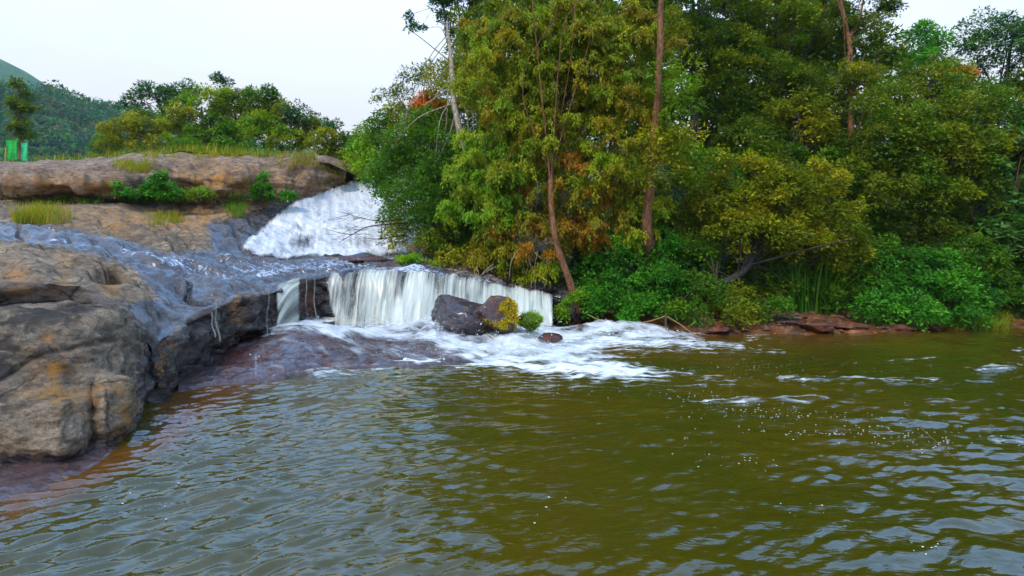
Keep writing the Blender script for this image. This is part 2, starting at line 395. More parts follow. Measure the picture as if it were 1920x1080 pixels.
#        0 foot(z)    1 foot      2 undercut   3 edge        4 lip         5 top        6 F          7 G          8 H           9 base       10 mid      11 cliff top  12 plateau
ROWS = {
-520: [(700, 8.0), (660, 7.8), (620, 7.4), (570, 7.0), (556, 7.2), (500, 8.8), (450, 10.5), (412, 12.5), (372, 17.5), (340, 18.0), (312, 18.8), (308, 24)],
-200: [(700, 9.0), (660, 8.8), (620, 8.8), (568, 8.0), (528, 7.95), (500, 9.2), (450, 10.7), (414, 12.6), (376, 18.4), (343, 18.2), (313, 19.2), (307, 24)],
0:    [(700, 9.2), (660, 9.0), (620, 8.8), (568, 8.1), (528, 8.05), (500, 9.4), (452, 11.0), (418, 12.8), (378, 18.7), (346, 18.3), (314, 19.6), (307, 24)],
130:  [(700, 9.4), (660, 9.2), (625, 9.0), (572, 8.4), (534, 8.35), (505, 10.0), (465, 11.6), (425, 13.5), (378, 19.3), (345, 18.8), (312, 20.2), (304, 25)],
240:  [(740, 8.6), (700, 8.6), (650, 8.4), (600, 8.3), (578, 8.8), (520, 10.2), (478, 12.4), (432, 15.0), (380, 20.0), (342, 19.5), (308, 21.0), (294, 26)],
300:  [(758, 8.2), (730, 8.2), (690, 8.3), (648, 8.4), (622, 8.9), (540, 10.8), (482, 13.2), (440, 15.6), (382, 20.6), (338, 20.1), (299, 21.5), (291, 27)],
345:  [(714, 9.6), (690, 9.7), (650, 9.6), (612, 9.6), (592, 10.0), (532, 11.8), (484, 14.2), (440, 16.5), (384, 21.0), (335, 20.6), (298, 22.0), (292, 27)],
400:  [(690, 10.7), (655, 11.1), (628, 10.4), (586, 10.3), (568, 10.8), (525, 12.4), (484, 15.0), (440, 17.5), (382, 21.0), (335, 21.0), (299, 22.5), (292, 28)],
450:  [(668, 11.9), (640, 12.2), (612, 11.1), (562, 11.2), (549, 11.7), (518, 13.2), (484, 16.0), (448, 18.0), (380, 21.5), (338, 21.5), (300, 23.0), (293, 28)],
510:  [(650, 13.0), (630, 13.4), (608, 12.3), (550, 12.3), (538, 12.8), (514, 14.4), (485, 17.0), (455, 18.8), (382, 22.3), (338, 22.4), (300, 23.5), (294, 28)],
560:  [(635, 14.2), (618, 14.2), (596, 13.9), (530, 13.7), (521, 14.1), (507, 15.8), (485, 18.2), (450, 19.8), (374, 23.0), (338, 23.2), (300, 24.2), (297, 28)],
610:  [(630, 14.8), (612, 14.7), (590, 14.5), (522, 14.2), (512, 14.6), (501, 16.5), (485, 18.8), (440, 20.8), (360, 24.5), (330, 24.6), (303, 25.4), (300, 29)],
650:  [(628, 15.0), (611, 14.9), (590, 14.8), (518, 14.4), (508, 14.8), (498, 16.7), (485, 19.0), (432, 21.4), (347, 26.0), (335, 26.1), (315, 26.6), (312, 29)],
690:  [(628, 15.2), (611, 15.1), (590, 15.0), (516, 14.5), (506, 15.0), (497, 16.8), (485, 19.0), (430, 21.5), (345, 26.5), (343, 29.0), (342, 33.0), (336, 42)],
740:  [(627, 15.3), (610, 15.2), (590, 15.1), (516, 14.7), (506, 15.2), (498, 16.9), (484, 18.9), (430, 21.5), (352, 26.0), (346, 30.0), (342, 34.0), (336, 42)],
800:  [(626, 15.6), (609, 15.5), (590, 15.4), (520, 15.0), (511, 15.4), (502, 16.9), (490, 18.4), (440, 20.6), (370, 24.5), (350, 30.0), (330, 36.0), (310, 42)],
870:  [(624, 15.9), (608, 15.8), (592, 15.6), (530, 15.3), (520, 15.7), (510, 16.9), (495, 18.4), (450, 20.6), (400, 24.5), (360, 30.0), (330, 36.0), (310, 42)],
950:  [(622, 16.2), (606, 16.1), (592, 16.0), (546, 15.7), (535, 16.1), (526, 17.0), (508, 18.4), (465, 20.8), (415, 24.5), (370, 30.0), (340, 36.0), (320, 42)],
1040: [(618, 16.6), (604, 16.5), (594, 16.4), (562, 16.1), (551, 16.5), (543, 17.1), (525, 18.4), (480, 21.0), (430, 24.5), (385, 30.0), (350, 36.0), (330, 42)],
1130: [(616, 16.9), (606, 16.8), (598, 16.7), (590, 16.6), (584, 16.9), (560, 17.4), (530, 18.6), (490, 21.2), (440, 25.0), (395, 30.0), (360, 36.0), (340, 42)],
}
tab = []
for c in COLS:
    r = ROWS[c]
    foot = W(c, r[0][0], r[0][1]); foot0 = foot.copy(); foot0[2] = -0.9; foot0[1] += 0.1
    pts = [foot0] + [W(c, py, d) for py, d in r]
    back = W(c, r[-1][0], r[-1][1]); back[1] += 3; back[0] *= back[1] / (back[1] - 3); back[2] -= 1.0
    tab.append(pts + [back])
TAB = np.array(tab)                                    # columns x 14 x 3
NROW = TAB.shape[1]
SEG = [5, 8, 16, 36, 14, 52, 60, 52, 40, 22, 20, 12, 5]
def loft(tabl, cols, pxs, ts):
    A = pchip(cols, tabl, pxs)                         # npx, rows, 3
    B = pchip(np.arange(tabl.shape[1]), np.swapaxes(A, 0, 1), ts)
    return B                                           # nt, npx, 3
ts = np.concatenate([np.linspace(i, i + 1, SEG[i], endpoint=False) for i in range(NROW - 1)] + [[NROW - 1]])
pxs = np.concatenate([np.linspace(-520, 0, 50, endpoint=False), np.linspace(0, 1130, 430)])
def bed_surface(pxs, ts):
    P = loft(TAB, COLS, pxs, ts)
    T = np.broadcast_to(ts[:, None], P.shape[:2])
    n = grid_normals(P)
    s = np.clip(P[..., 1] / 14, 0.5, 1.6)
    cliff = sstep(8.6, 9.2, T) * (1 - sstep(10.5, 11.2, T))
    face = sstep(0.8, 1.4, T) * (1 - sstep(3.8, 4.6, T))
    Q = P.copy(); Q[..., 2] *= 2.6
    tilt = P[..., 2] + 0.10 * P[..., 0] + 0.12 * fbm(P, 0.8, 3)
    bands = np.abs(noise(np.stack([tilt * 3.2, P[..., 0] * 0.15, P[..., 1] * 0.1], -1)))
    disp = 0.10 * fbm(P, 0.55, 4) + 0.07 * fbm(Q, 1.1, 4) * s
    blocks = np.tanh(5 * noise(P * [0.9, 0.9, 1.3] + 31)) + 0.5 * np.tanh(5 * noise(P * [2.1, 2.1, 3.0] + 47))
    disp += cliff * (0.16 * fbm(P * [1, 1, 1.2], 0.65, 5, off=5) + 0.10 * (bands - 0.25) + 0.08 * blocks
                     + 0.16 * (ridge(P * [1.3, 0.8, 0.35], 0.6, 4, 8) - 0.7))
    disp += face * (0.08 * fbm(P * [1, 1, 1.4], 1.3, 5, off=2) + 0.10 * blocks + 0.03 * np.tanh(6 * noise(P * [5, 5, 6])))
    # worn steps and joints on the flat rock: long cracks running with the dip
    dirn = P[..., 0] * 0.45 + P[..., 1] * 0.9
    al = P[..., 0] * 0.9 - P[..., 1] * 0.45
    crack = noise(np.stack([dirn * 0.9 + 0.5 * fbm(P, 0.5, 2), al * 0.13, P[..., 2] * 0.2], -1))
    flat = sstep(4.6, 5.4, T) * (1 - sstep(8.2, 8.8, T))
    disp -= flat * 0.17 * np.exp(-(crack / 0.045) ** 2)
    wv = 0.35 * fbm(P, 0.7, 3)
    for fr, am in ((1.1, 0.075), (2.6, 0.042), (6.0, 0.020), (13.0, 0.009)):
        disp += flat * am * np.tanh(7 * noise(np.stack([dirn * fr + wv, al * fr * 0.24, 0 * al + fr], -1)))
    disp *= 1 - 0.75 * sstep(12.3, 13, T)
    return P + n * disp[..., None], n, T
# orientation: grid normals must point up and towards the camera
BP, BN, BT = bed_surface(pxs, ts)
if BN[len(ts)//2, len(pxs)//2, 2] < 0:
    _old = grid_normals
    def grid_normals(P, _old=_old): return -_old(P)
    BP, BN, BT = bed_surface(pxs, ts)
def pothole(P, px, py, r, dep):
    qx, qy = proj(P); k = np.exp(-(((qx - px) / r) ** 2 + ((qy - py) / (r * 0.42)) ** 2) ** 1.6)
    P[..., 2] -= dep * k
pothole(BP, 208, 514, 29, 0.75)
bx, by = proj(BP)
STREAM = [(-600, 380), (-200, 400), (0, 416), (120, 428), (230, 450), (310, 475), (400, 470), (390, 420), (470, 395), (560, 380), (620, 362), (700, 340), (800, 380),
          (800, 500), (1050, 545), (1060, 640), (520, 640), (510, 545), (450, 552), (400, 572), (345, 600), (330, 640), (290, 740), (280, 690), (290, 640), (240, 570),
          (300, 560), (250, 500), (180, 476), (100, 460), (0, 449), (-600, 430)]
def soft(px, py, poly, w): return sstep(-w, w, in_poly(px, py, poly))
wet = soft(bx, by, STREAM, 9)
wet = np.where((BT < 4.3) & (bx > 280) & (bx < 590), 0.34 + 0.4 * sstep(3.0, 1.8, BT), wet)
wet *= (BT < 9.3)
ochre = np.zeros_like(bx)
for (ex, ey, rx, ry, s) in [(30, 352, 22, 24, 1), (100, 345, 60, 18, .9), (180, 352, 50, 16, .9), (400, 340, 80, 34, 1), (470, 345, 60, 30, .9), (250, 415, 110, 22, .8),
                            (370, 410, 70, 26, .9), (440, 400, 50, 26, .8), (120, 520, 12, 40, .7), (25, 520, 26, 26, .8), (205, 545, 18, 22, .8), (320, 418, 50, 16, .7), (60, 548, 60, 10, .6),
                            (447, 570, 14, 34, 1.5), (316, 640, 16, 12, 1.2), (560, 345, 90, 30, .45), (640, 350, 22, 14, 1), (305, 700, 12, 44, 1.2), (170, 400, 120, 14, .6), (590, 570, 26, 30, .5)]:
    ochre = np.maximum(ochre, s * np.exp(-(((bx - ex) / rx) ** 2 + ((by - ey) / ry) ** 2)))
ochre *= 1.25 * (1 - 0.8 * wet * (BT > 4.3))
blot = 0.35 + 0.65 * sstep(4.6, 3.6, BT)  # dark patches denser down the ledge face
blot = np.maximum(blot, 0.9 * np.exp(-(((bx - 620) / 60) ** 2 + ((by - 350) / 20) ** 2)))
blot = np.maximum(blot, sstep(9.8, 9.0, BT) * sstep(8.6, 9.0, BT))  # band of denser dark patches along the cliff foot
red = np.exp(-(((bx - 590) / 24) ** 2 + ((by - 560) / 40) ** 2)) * 0.7
VB = BP.reshape(-1, 3)
nr, nc = BP.shape[:2]
FB = grid_faces(nr, nc)[:, ::-1]
tq = BT.reshape(-1)[FB].mean(1); bq = bx.reshape(-1)[FB].mean(1)
def sub_bed(name, sel, mat):
    Fk = FB[sel]; used = np.zeros(len(VB), bool); used[Fk.ravel()] = True; idx = np.cumsum(used) - 1
    o = mesh_np(name, VB[used], idx[Fk], mat)
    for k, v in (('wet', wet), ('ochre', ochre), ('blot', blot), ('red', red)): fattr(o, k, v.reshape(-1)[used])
    return kind(o, 'structure')
M_LEDGE = rock_material('grey_ledge_rock', (0.24, 0.20, 0.165), (0.13, 0.108, 0.09), (0.05, 0.043, 0.04))
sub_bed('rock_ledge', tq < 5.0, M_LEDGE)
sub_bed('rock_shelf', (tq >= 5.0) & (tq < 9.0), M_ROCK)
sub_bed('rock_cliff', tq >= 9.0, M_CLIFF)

# ------------------------------------------------------------------ foreground rock
FC = [-520, -200, 0, 110, 150, 172, 195, 228, 252, 269, 283, 292]
FCK = [-520, -200, 0, 110, 150, 172, 200, 245, 275, 295, 312, 322]
FR = {
-520: [(900, 5.45), (860, 5.3), (780, 5.5), (700, 5.7), (620, 5.9), (575, 6.3), (560, 6.9), (560, 7.8)],
-200: [(890, 5.58), (850, 5.5), (780, 5.6), (700, 5.8), (620, 6.1), (580, 6.6), (564, 7.0), (600, 8.0)],
0:    [(880, 5.72), (845, 5.65), (780, 5.75), (700, 6.15), (620, 6.4), (588, 6.7), (572, 7.1), (625, 7.9)],
110:  [(872, 5.84), (840, 5.7), (780, 5.85), (715, 6.4), (630, 6.6), (592, 6.9), (574, 7.4), (625, 8.1)],
150:  [(862, 5.98), (830, 5.9), (785, 6.1), (715, 6.55), (640, 6.75), (595, 7.1), (577, 7.5), (625, 8.2)],
172:  [(850, 6.17), (820, 6.3), (770, 6.5), (700, 6.65), (640, 6.85), (592, 7.2), (574, 7.6), (602, 8.4)],
200:  [(842, 6.3), (800, 6.25), (745, 6.4), (690, 6.8), (640, 7.0), (596, 7.3), (574, 7.8), (584, 8.6)],
245:  [(826, 6.58), (790, 6.5), (740, 6.65), (690, 7.0), (645, 7.3), (606, 7.55), (586, 8.0), (598, 8.7)],
275:  [(798, 7.14), (760, 7.1), (720, 7.3), (690, 7.5), (655, 7.7), (630, 7.9), (612, 8.3), (628, 8.9)],
295:  [(772, 7.75), (745, 7.8), (715, 7.9), (695, 8.0), (675, 8.1), (658, 8.2), (645, 8.5), (665, 8.9)],
312:  [(760, 8.15), (748, 8.2), (735, 8.3), (722, 8.4), (710, 8.5), (705, 8.6), (705, 8.7), (715, 8.9)],
322:  [(762, 8.2), (768, 8.4), (772, 8.5), (776, 8.6), (780, 8.7), (782, 8.8), (786, 8.9), (790, 9.0)],
}
tb = []
for c, ck in zip(FC, FCK):
    r = FR[ck]; f0 = W(c, *r[0]); f1 = f0.copy(); f1[2] = -0.8; f1[1] -= 0.25
    bk = W(c, *r[-1]); bk2 = bk.copy(); bk2[2] -= 0.9; bk2[1] += 0.2
    tb.append([f1] + [W(c, *q) for q in r] + [bk2])
FT = np.array(tb)
fts = np.concatenate([np.linspace(i, i + 1, s, endpoint=False) for i, s in enumerate([6, 22, 38, 38, 38, 30, 22, 12, 4])] + [[9]])
fpx = np.concatenate([np.linspace(-520, 0, 40, endpoint=False), np.linspace(0, 292, 190)])
FP = loft(FT, FC, fpx, fts); FN = grid_normals(FP)
Tt = np.broadcast_to(fts[:, None], FP.shape[:2])
tilt = FP[..., 2] * 1.0 + 0.35 * FP[..., 0] + 0.25 * fbm(FP, 0.9, 3)
fd = -0.03 + 0.045 * fbm(FP, 1.0, 5) + 0.035 * fbm(FP * [0.8, 1, 1.6], 2.4, 5, off=9)
fd += 0.022 * np.tanh(7 * noise(FP * [1.1, 1.1, 1.5] + 3.3)) + 0.014 * np.tanh(7 * noise(FP * [2.6, 2.6, 3.4] + 8.1)) + 0.008 * np.tanh(6 * noise(FP * [7, 7, 9] + 1.1))
fd += 0.07 * (ridge(np.stack([tilt * 1.6, FP[..., 0] * 0.35, FP[..., 1] * 0.3], -1), 1.0, 4) - 0.6)
dia = FP[..., 2] * 0.8 - 0.55 * FP[..., 0] + 0.1 * fbm(FP, 1.5, 2)
fd -= 0.07 * np.exp(-(noise(np.stack([dia * 1.7, FP[..., 0] * .3, FP[..., 1] * .3], -1)) / 0.05) ** 2) * sstep(-.3, .2, noise(FP * 0.9 + 4))
fd *= sstep(0, 1.2, Tt)
FP = FP + FN * fd[..., None]
fx, fy = proj(FP)
o = mesh_np('boulder', FP.reshape(-1, 3), grid_faces(*FP.shape[:2])[:, ::-1], M_ROCK)
och = np.zeros_like(fx)
for (ex, ey, rx, ry, s) in [(105, 680, 34, 36, 1.2), (110, 740, 60, 22, 1.1), (160, 755, 60, 26, .9), (225, 800, 34, 40, 1.1), (200, 735, 50, 20, .8), (20, 850, 40, 30, .35), (90, 640, 14, 16, .8), (240, 770, 20, 30, .8)]:
    och = np.maximum(och, s * np.exp(-(((fx - ex) / rx) ** 2 + ((fy - ey) / ry) ** 2)))
fattr(o, 'wet', np.maximum(sstep(0.24, 0.02, FP[..., 2]) * 0.9, soft(fx, fy, [(255, 690), (275, 650), (320, 700), (290, 780), (256, 740)], 8)))
fattr(o, 'ochre', och * 1.05); fattr(o, 'blot', 0.8 * sstep(-.2, .5, fbm(FP, .8, 3)) + 0.25); fattr(o, 'red', sstep(0.3, 0.05, FP[..., 2]) * 0.5)
thing(o, 'large weathered brown-grey boulder with orange stains rising from the water at lower left', 'boulder')

# ------------------------------------------------------------------ apron of wet rock below the falls
AC = [330, 400, 480, 560, 640, 730, 820, 900, 1000, 1100, 1200, 1300]
AR = {
330: [(738, 8.8), (728, 9.2), (715, 9.7), (690, 10.8), (672, 11.6)],
400: [(724, 9.3), (702, 9.9), (682, 10.8), (660, 11.8), (645, 12.8)],
480: [(716, 9.54), (680, 10.4), (652, 11.3), (634, 12.6), (622, 13.8)],
560: [(704, 10.05), (656, 10.9), (628, 11.8), (620, 13.2), (612, 14.2)],
640: [(694, 10.5), (662, 11.1), (638, 11.9), (622, 13.6), (608, 14.8)],
730: [(687, 10.85), (668, 11.4), (645, 12.2), (622, 13.8), (606, 15.2)],
820: [(690, 10.7), (672, 11.3), (643, 12.5), (622, 14.0), (605, 15.6)],
900: [(696, 10.5), (682, 11.0), (652, 12.4), (628, 14.0), (605, 16.0)],
1000: [(692, 10.6), (674, 11.5), (645, 13.3), (625, 14.8), (604, 16.7)],
1100: [(680, 11.2), (662, 12.2), (642, 13.6), (620, 15.2), (602, 17.2)],
1200: [(672, 11.7), (652, 12.9), (638, 14.0), (622, 15.4), (606, 17.2)],
1300: [(668, 11.9), (655, 12.8), (646, 13.5), (635, 14.3), (622, 15.6)],
}
tb = []
for c in AC:
    r = AR[c]; f0 = W(c, *r[0]); f1 = f0.copy(); f1[2] = -0.6; f1[1] -= 0.5; f0[2] -= 0.02
    tb.append([f1] + [W(c, *q) for q in r])
AT = np.array(tb)
def apron(pxs, ts, amp=1.0):
    P = loft(AT, AC, pxs, ts); n = grid_normals(P)
    dsp = 0.05 * fbm(P * [1, 1, 1], 0.9, 4) + 0.022 * fbm(P, 3.5, 4) + 0.05 * (ridge(P * [0.6, 1.2, 1], 1.0, 3) - 0.7)
    pxa = 960 + P[..., 0] / P[..., 1] * F
    sink = sstep(860, 960, pxa) * 0.10 - 0.07 * sstep(760, 600, pxa) * sstep(0.9, 1.6, ts)[:, None]
    P = P + n * (dsp * amp)[..., None]; P[..., 2] -= sink
    return P, n
apx = np.linspace(330, 1300, 330); ats = np.linspace(0, 5, 120)
AP, AN = apron(apx, ats)
ax, ay = proj(AP)
o = mesh_np('rock_apron', AP.reshape(-1, 3), grid_faces(*AP.shape[:2])[:, ::-1], M_APRON)
fattr(o, 'wet', 0.75 + 0 * ax); fattr(o, 'ochre', 0.8 * np.exp(-(((ax - 360) / 40) ** 2 + ((ay - 735) / 20) ** 2)))
fattr(o, 'blot', 0.3 + 0 * ax)
fattr(o, 'red', np.maximum(1.3 * np.exp(-(((ax - 440) / 50) ** 2 + ((ay - 670) / 22) ** 2)), 0.25))
kind(o, 'structure')

sc = [-520, -200, 0, 100, 170, 230]
SR = {-520: [(990, -.10), (945, .03), (905, .05), (860, .05)], -200: [(985, -.10), (940, .03), (905, .05), (860, .06)], 0: [(970, -.10), (930, .02), (900, .05), (850, .06)],
      100: [(940, -.10), (905, .01), (885, .04), (840, .06)], 170: [(905, -.10), (875, .0), (858, .03), (825, .05)], 230: [(870, -.14), (850, -.05), (838, -.02), (800, .02)]}
tb = np.array([[W(c, y_, (CH - z_) * F / (y_ - HZ)) for y_, z_ in SR[c]] for c in sc])
P = loft(tb, sc, np.linspace(-520, 230, 150), np.linspace(0, 3, 50)); P[..., 2] += 0.022 * fbm(P, 2.2, 5) + 0.012 * (ridge(P * [1, 2, 1], 2.0, 3) - .6)
o = mesh_np('rock_apron', P.reshape(-1, 3), grid_faces(*P.shape[:2])[:, ::-1], M_APRON)
for k_, v_ in (('wet', .8), ('ochre', .1), ('blot', .2), ('red', .35)): fattr(o, k_, np.full(P.shape[0] * P.shape[1], v_))
kind(o, 'structure')

# ------------------------------------------------------------------ right bank, forest floor, upstream and meadow
WX = [-30, -12, -9.5, -7.5, -6.3, -4.4, -1.5, 1.3, 3.0, 4.6, 6.1, 9.8, 14, 22, 40, 70]
WY = [60, 48, 40, 32, 27, 21.5, 18.6, 17.0, 15.4, 14.6, 14.9, 15.4, 15.9, 16.3, 15, 13]
ZX = [-30, -9.5, -7.0, -5.5, -3.5, -1.0, 1.3, 70]
ZZ = [6.5, 5.6, 5.0, 3.6, 2.2, 1.4, 0.0, 0.0]
def bank_z(x, y):
    x = np.asarray(x, float); y = np.asarray(y, float)
    s = y - np.interp(x, WX, WY) + 0.25 * noise(np.stack([x * 0.8, 0 * x, 0 * x + 3], -1)) 
    p = np.interp(s, [-6, -1, 0, 0.5, 1.4, 3, 8, 20, 60, 200], [-1.6, -0.45, 0.0, 0.16, 0.32, 0.9, 2.6, 6.5, 16, 30])
    return p + np.interp(x, ZX, ZZ)
gx = np.concatenate([np.linspace(-30, 1, 60, endpoint=False), np.linspace(1, 16, 190, endpoint=False), np.linspace(16, 70, 60)])
gy = np.concatenate([np.linspace(11, 20, 120, endpoint=False), np.linspace(20, 50, 60, endpoint=False), np.linspace(50, 160, 30)])
X, Y = np.meshgrid(gx, gy); Z = bank_z(X, Y)
P = np.stack([X, Y, Z], -1)
Z = Z + 0.10 * fbm(P * [1, 1, 0], 0.9, 5) * sstep(-2, 0.5, Z + 1) + 0.05 * (ridge(P * [1, 1.6, 0], 1.7, 3) - .6) * sstep(20, 17, Y)
P[..., 2] = Z
Fg = grid_faces(*X.shape)
ok = ((Y > np.interp(X, WX, WY) - 3.5) & ((X > 0.6) | (Y > np.interp(X, WX, WY) + 0.2))).reshape(-1)
V2, F2, _ = keep_faces(P.reshape(-1, 3), Fg, ok)
m, t, n, l = new_mat('forest_soil')
o_ = n('ShaderNodeOutputMaterial'); p = n('ShaderNodeBsdfPrincipled'); l(p.outputs[0], o_.inputs[0])
v = mapping(t, (1, 1, 1)); a = nz(t, 2.2, 7, v, 0.5, 0.65); b = nz(t, 9, 6, v)
c = mixc(t, mr(t, a, 0.4, 0.6), (0.06, 0.028, 0.012), (0.20, 0.065, 0.018))
c = mixc(t, mr(t, b, 0.55, 0.7), c, (0.32, 0.15, 0.04))
geo = n('ShaderNodeNewGeometry'); sp = n('ShaderNodeSeparateXYZ'); l(geo.outputs['Position'], sp.inputs[0])
c = mixc(t, mr(t, sp.outputs['Z'], 0.6, 1.2), c, mixc(t, mr(t, b, 0.4, 0.6), (0.018, 0.028, 0.008), (0.03, 0.02, 0.01)))
l(c, p.inputs['Base Color']); l(mr(t, sp.outputs['Z'], 0.05, 0.5, 0.25, 0.9), p.inputs['Roughness'])
bm = n('ShaderNodeBump'); bm.inputs['Distance'].default_value = 0.06; l(b, bm.inputs['Height']); l(bm.outputs[0], p.inputs['Normal'])
M_SOIL = m
kind(mesh_np('riverbank', V2, F2, M_SOIL), 'structure')

# meadow behind the cliff
def meadow_z(x, y):
    base = np.interp(x, [-60, -24, -18, -14, -8, -6], [5.4, 5.6, 6.1, 6.5, 6.0, 5.2])
    return base - np.clip(y - 30, 0, 200) * 0.05 + 0.08 * fbm(np.stack([x, y, 0 * x], -1), 0.4, 3)
X, Y = np.meshgrid(np.linspace(-90, -7.2, 120), np.linspace(24.5, 90, 90))
M_MEADOW = flat_material('meadow_grass', (0.11, 0.12, 0.025), 0.95, 0.45, 3)
kind(mesh_np('meadow', np.stack([X, Y, meadow_z(X, Y)], -1).reshape(-1, 3), grid_faces(*X.shape), M_MEADOW), 'structure')

# one ground sheet out to the horizon
a = np.linspace(0, 2 * np.pi, 97)[:-1]; rr = np.array([0, 60, 150, 400, 800, 1500])
V = np.stack([np.outer(rr, np.cos(a)), np.outer(rr, np.sin(a)), np.broadcast_to(np.array([-1.4, -1.4, -1.3, -1.2, -1.2, -1.2])[:, None], (6, 96))], -1)
i = np.arange(6 * 96).reshape(6, 96); j = np.roll(i, -1, 1)
kind(mesh_np('ground', V.reshape(-1, 3), np.stack([i[:-1], i[1:], j[1:], j[:-1]], -1).reshape(-1, 4), flat_material('far_ground', (0.06, 0.07, 0.03), 0.95, 0.4, 0.05)), 'structure')

# ------------------------------------------------------------------ hill
HXp = [-1400, -700, -300, 0, 50, 100, 150, 200, 260, 330, 450, 650, 900, 1300]
HYp = [-120, -60, 10, 110, 135, 168, 188, 205, 214, 240, 262, 285, 300, 330]
hp = np.linspace(-1400, 1300, 300); ht = np.linspace(0, 1, 70)
PX, TT = np.meshgrid(hp, ht)
ridge_y = np.interp(PX, HXp, HYp)
D = 110 + 190 * TT
topz = CH + (HZ - ridge_y) / F * 300
prof = TT ** 1.15
P = np.stack([(PX - 960) / F * D, D, 2.0 + (topz - 2.0) * prof], -1)
P[..., 2] += (3.0 * fbm(P * [1, 1, 0], 0.02, 4) + 0.8 * fbm(P, 0.15, 3)) * np.sin(np.pi * np.clip(TT, 0, 1)) ** 0.7
back = P[-1:].copy(); back[..., 1] += 60; back[..., 2] -= 30
P = np.concatenate([P, back]); HILL = P
m, t, n, l = new_mat('hillside')
o_ = n('ShaderNodeOutputMaterial'); p = n('ShaderNodeBsdfPrincipled'); l(p.outputs[0], o_.inputs[0])
v = mapping(t, (1, 1, 1)); a = nz(t, 0.035, 6, v, 0.6, 0.6); b = nz(t, 0.25, 6, v)
c = mixc(t, mr(t, a, 0.45, 0.58), (0.060, 0.150, 0.040), (0.028, 0.085, 0.035))
c = mixc(t, mr(t, b, 0.4, 0.65, 0, 0.6), c, (0.07, 0.15, 0.045))
l(c, p.inputs['Base Color']); p.inputs['Roughness'].default_value = 0.95
kind(mesh_np('hill', P.reshape(-1, 3), grid_faces(*P.shape[:2]), m), 'structure')

# ------------------------------------------------------------------ river surface
wp = np.concatenate([np.linspace(-1500, -60, 40, endpoint=False), np.linspace(-60, 1980, 430, endpoint=False), np.linspace(1980, 3600, 40)])
wd = np.exp(np.linspace(math.log(2.6), math.log(19.0), 400))
PX, D = np.meshgrid(wp, wd)
X = (PX - 960) / F * D; Y = D
S = np.stack([X, Y, 0 * X], -1)
WPY = HZ + CH / D * F
warp = 0.35 * fbm(S, 0.5, 3); 
def train(ang, lam, stretch, off, sharp=1.0):
    c_, s_ = math.cos(ang), math.sin(ang)
    u = (X * c_ + Y * s_) / lam + warp * 0.6 / max(lam, .3); v_ = (-X * s_ + Y * c_) / (lam * stretch)
    q = noise(np.stack([u, v_, 0 * u + off], -1))
    return q
FOAMS = [  # (polygon, strength)
    ([(600, 706), (700, 692), (830, 684), (980, 700), (1100, 716), (1200, 716), (1300, 700), (1190, 686), (1085, 668), (1150, 654), (1400, 656), (1390, 648), (1260, 634), (1140, 620), (1100, 632), (1040, 620), (500, 600)], 1.0),
    ([(660, 700), (900, 690), (1100, 715), (1400, 712), (1300, 730), (1000, 725), (800, 706)], .35),
    ([(1320, 640), (1470, 656), (1400, 664), (1300, 656)], .5),
    ([(1300, 705), (1390, 710), (1370, 718), (1300, 716)], .55),
    ([(1395, 622), (1440, 624), (1440, 634), (1400, 632)], .6),
]
foam = np.zeros_like(X)
for poly, s in FOAMS: foam = np.maximum(foam, s * soft(PX + 14 * fbm(S, 1.1, 4), WPY + 7 * fbm(S * [.4, 1, 1], 1.6, 4, off=3), poly, 16))
foam *= 0.85 + 0.3 * fbm(S * [1, 2.5, 1], 0.9, 3)
sp1 = sstep(0.28, 0.52, noise(S * [0.5, 1.6, 1] + 9)) * soft(PX, WPY, [(1000, 730), (1500, 650), (1950, 640), (1950, 900), (1500, 830), (1250, 760)], 60)
foam = np.maximum(foam, sp1 * 0.40)
calm = soft(PX, WPY, [(1100, 1200), (960, 800), (1050, 740), (1500, 800), (1700, 1000), (1700, 1200)], 130)
near = soft(PX, WPY, [(-1500, 600), (600, 720), (820, 900), (900, 1600), (-1500, 1600)], 150)
H = 1.6 * (0.017 * train(R(-58), 0.11, 3.8, 1.0) + 0.010 * train(R(-66), 0.07, 3.2, 5.0) + 0.012 * train(R(-48), 0.09, 2.8, 8.0)
     + 0.008 * train(R(-62), 0.26, 2.4, 30.0))
H = H * (0.85 + 0.55 * np.clip(fbm(S, 0.45, 3, off=40), -1, 1))
H = H + 14.0 * np.abs(H) * H
Hm = 0.04 * fbm(S, 0.6, 2) + 0.030 * train(R(-100), 0.32, 3.0, 21.0) + 0.022 * train(R(-75), 0.2, 2.2, 25.0) + 0.01 * train(R(-110), 0.12, 2.2, 27.0)
H = H * (0.30 + 0.75 * near) + Hm * (1 - near) * (1 - 0.55 * calm)
H += 0.05 * np.clip(foam, 0, 1) * fbm(S, 2.6, 4) + 0.06 * np.clip(foam, 0, 1) * (foam > .3)
H *= sstep(2.6, 3.2, D) * 0.7 + 0.3
shallow = np.maximum(soft(PX, WPY, [(280, 830), (300, 720), (420, 715), (520, 712), (470, 740), (380, 780), (330, 830), (200, 900), (0, 990), (0, 860)], 26),
                     0.7 * soft(PX, WPY, [(1120, 600), (1300, 628), (1700, 600), (1800, 632), (1500, 650), (1250, 655), (1130, 680)], 22))
shallow = np.maximum(shallow, 0.35 * soft(PX, WPY, [(1140, 650), (1380, 655), (1380, 675), (1150, 672)], 10))
P = np.stack([X, Y, H], -1)
V = P.reshape(-1, 3); Fw = grid_faces(*X.shape)
nb = len(V)
ext = np.array([[-90, -60, -0.08], [90, -60, -0.08], [90, 17, -0.08], [-90, 17, -0.08]])
o = mesh_np('river', np.concatenate([V, ext]), np.concatenate([Fw, [[nb, nb+1, nb+2, nb+3]]]), M_WATER)
z4 = np.zeros(4)
fattr(o, 'foam', np.concatenate([foam.ravel(), z4])); fattr(o, 'shallow', np.concatenate([shallow.ravel(), z4]))
kind(o, 'structure')

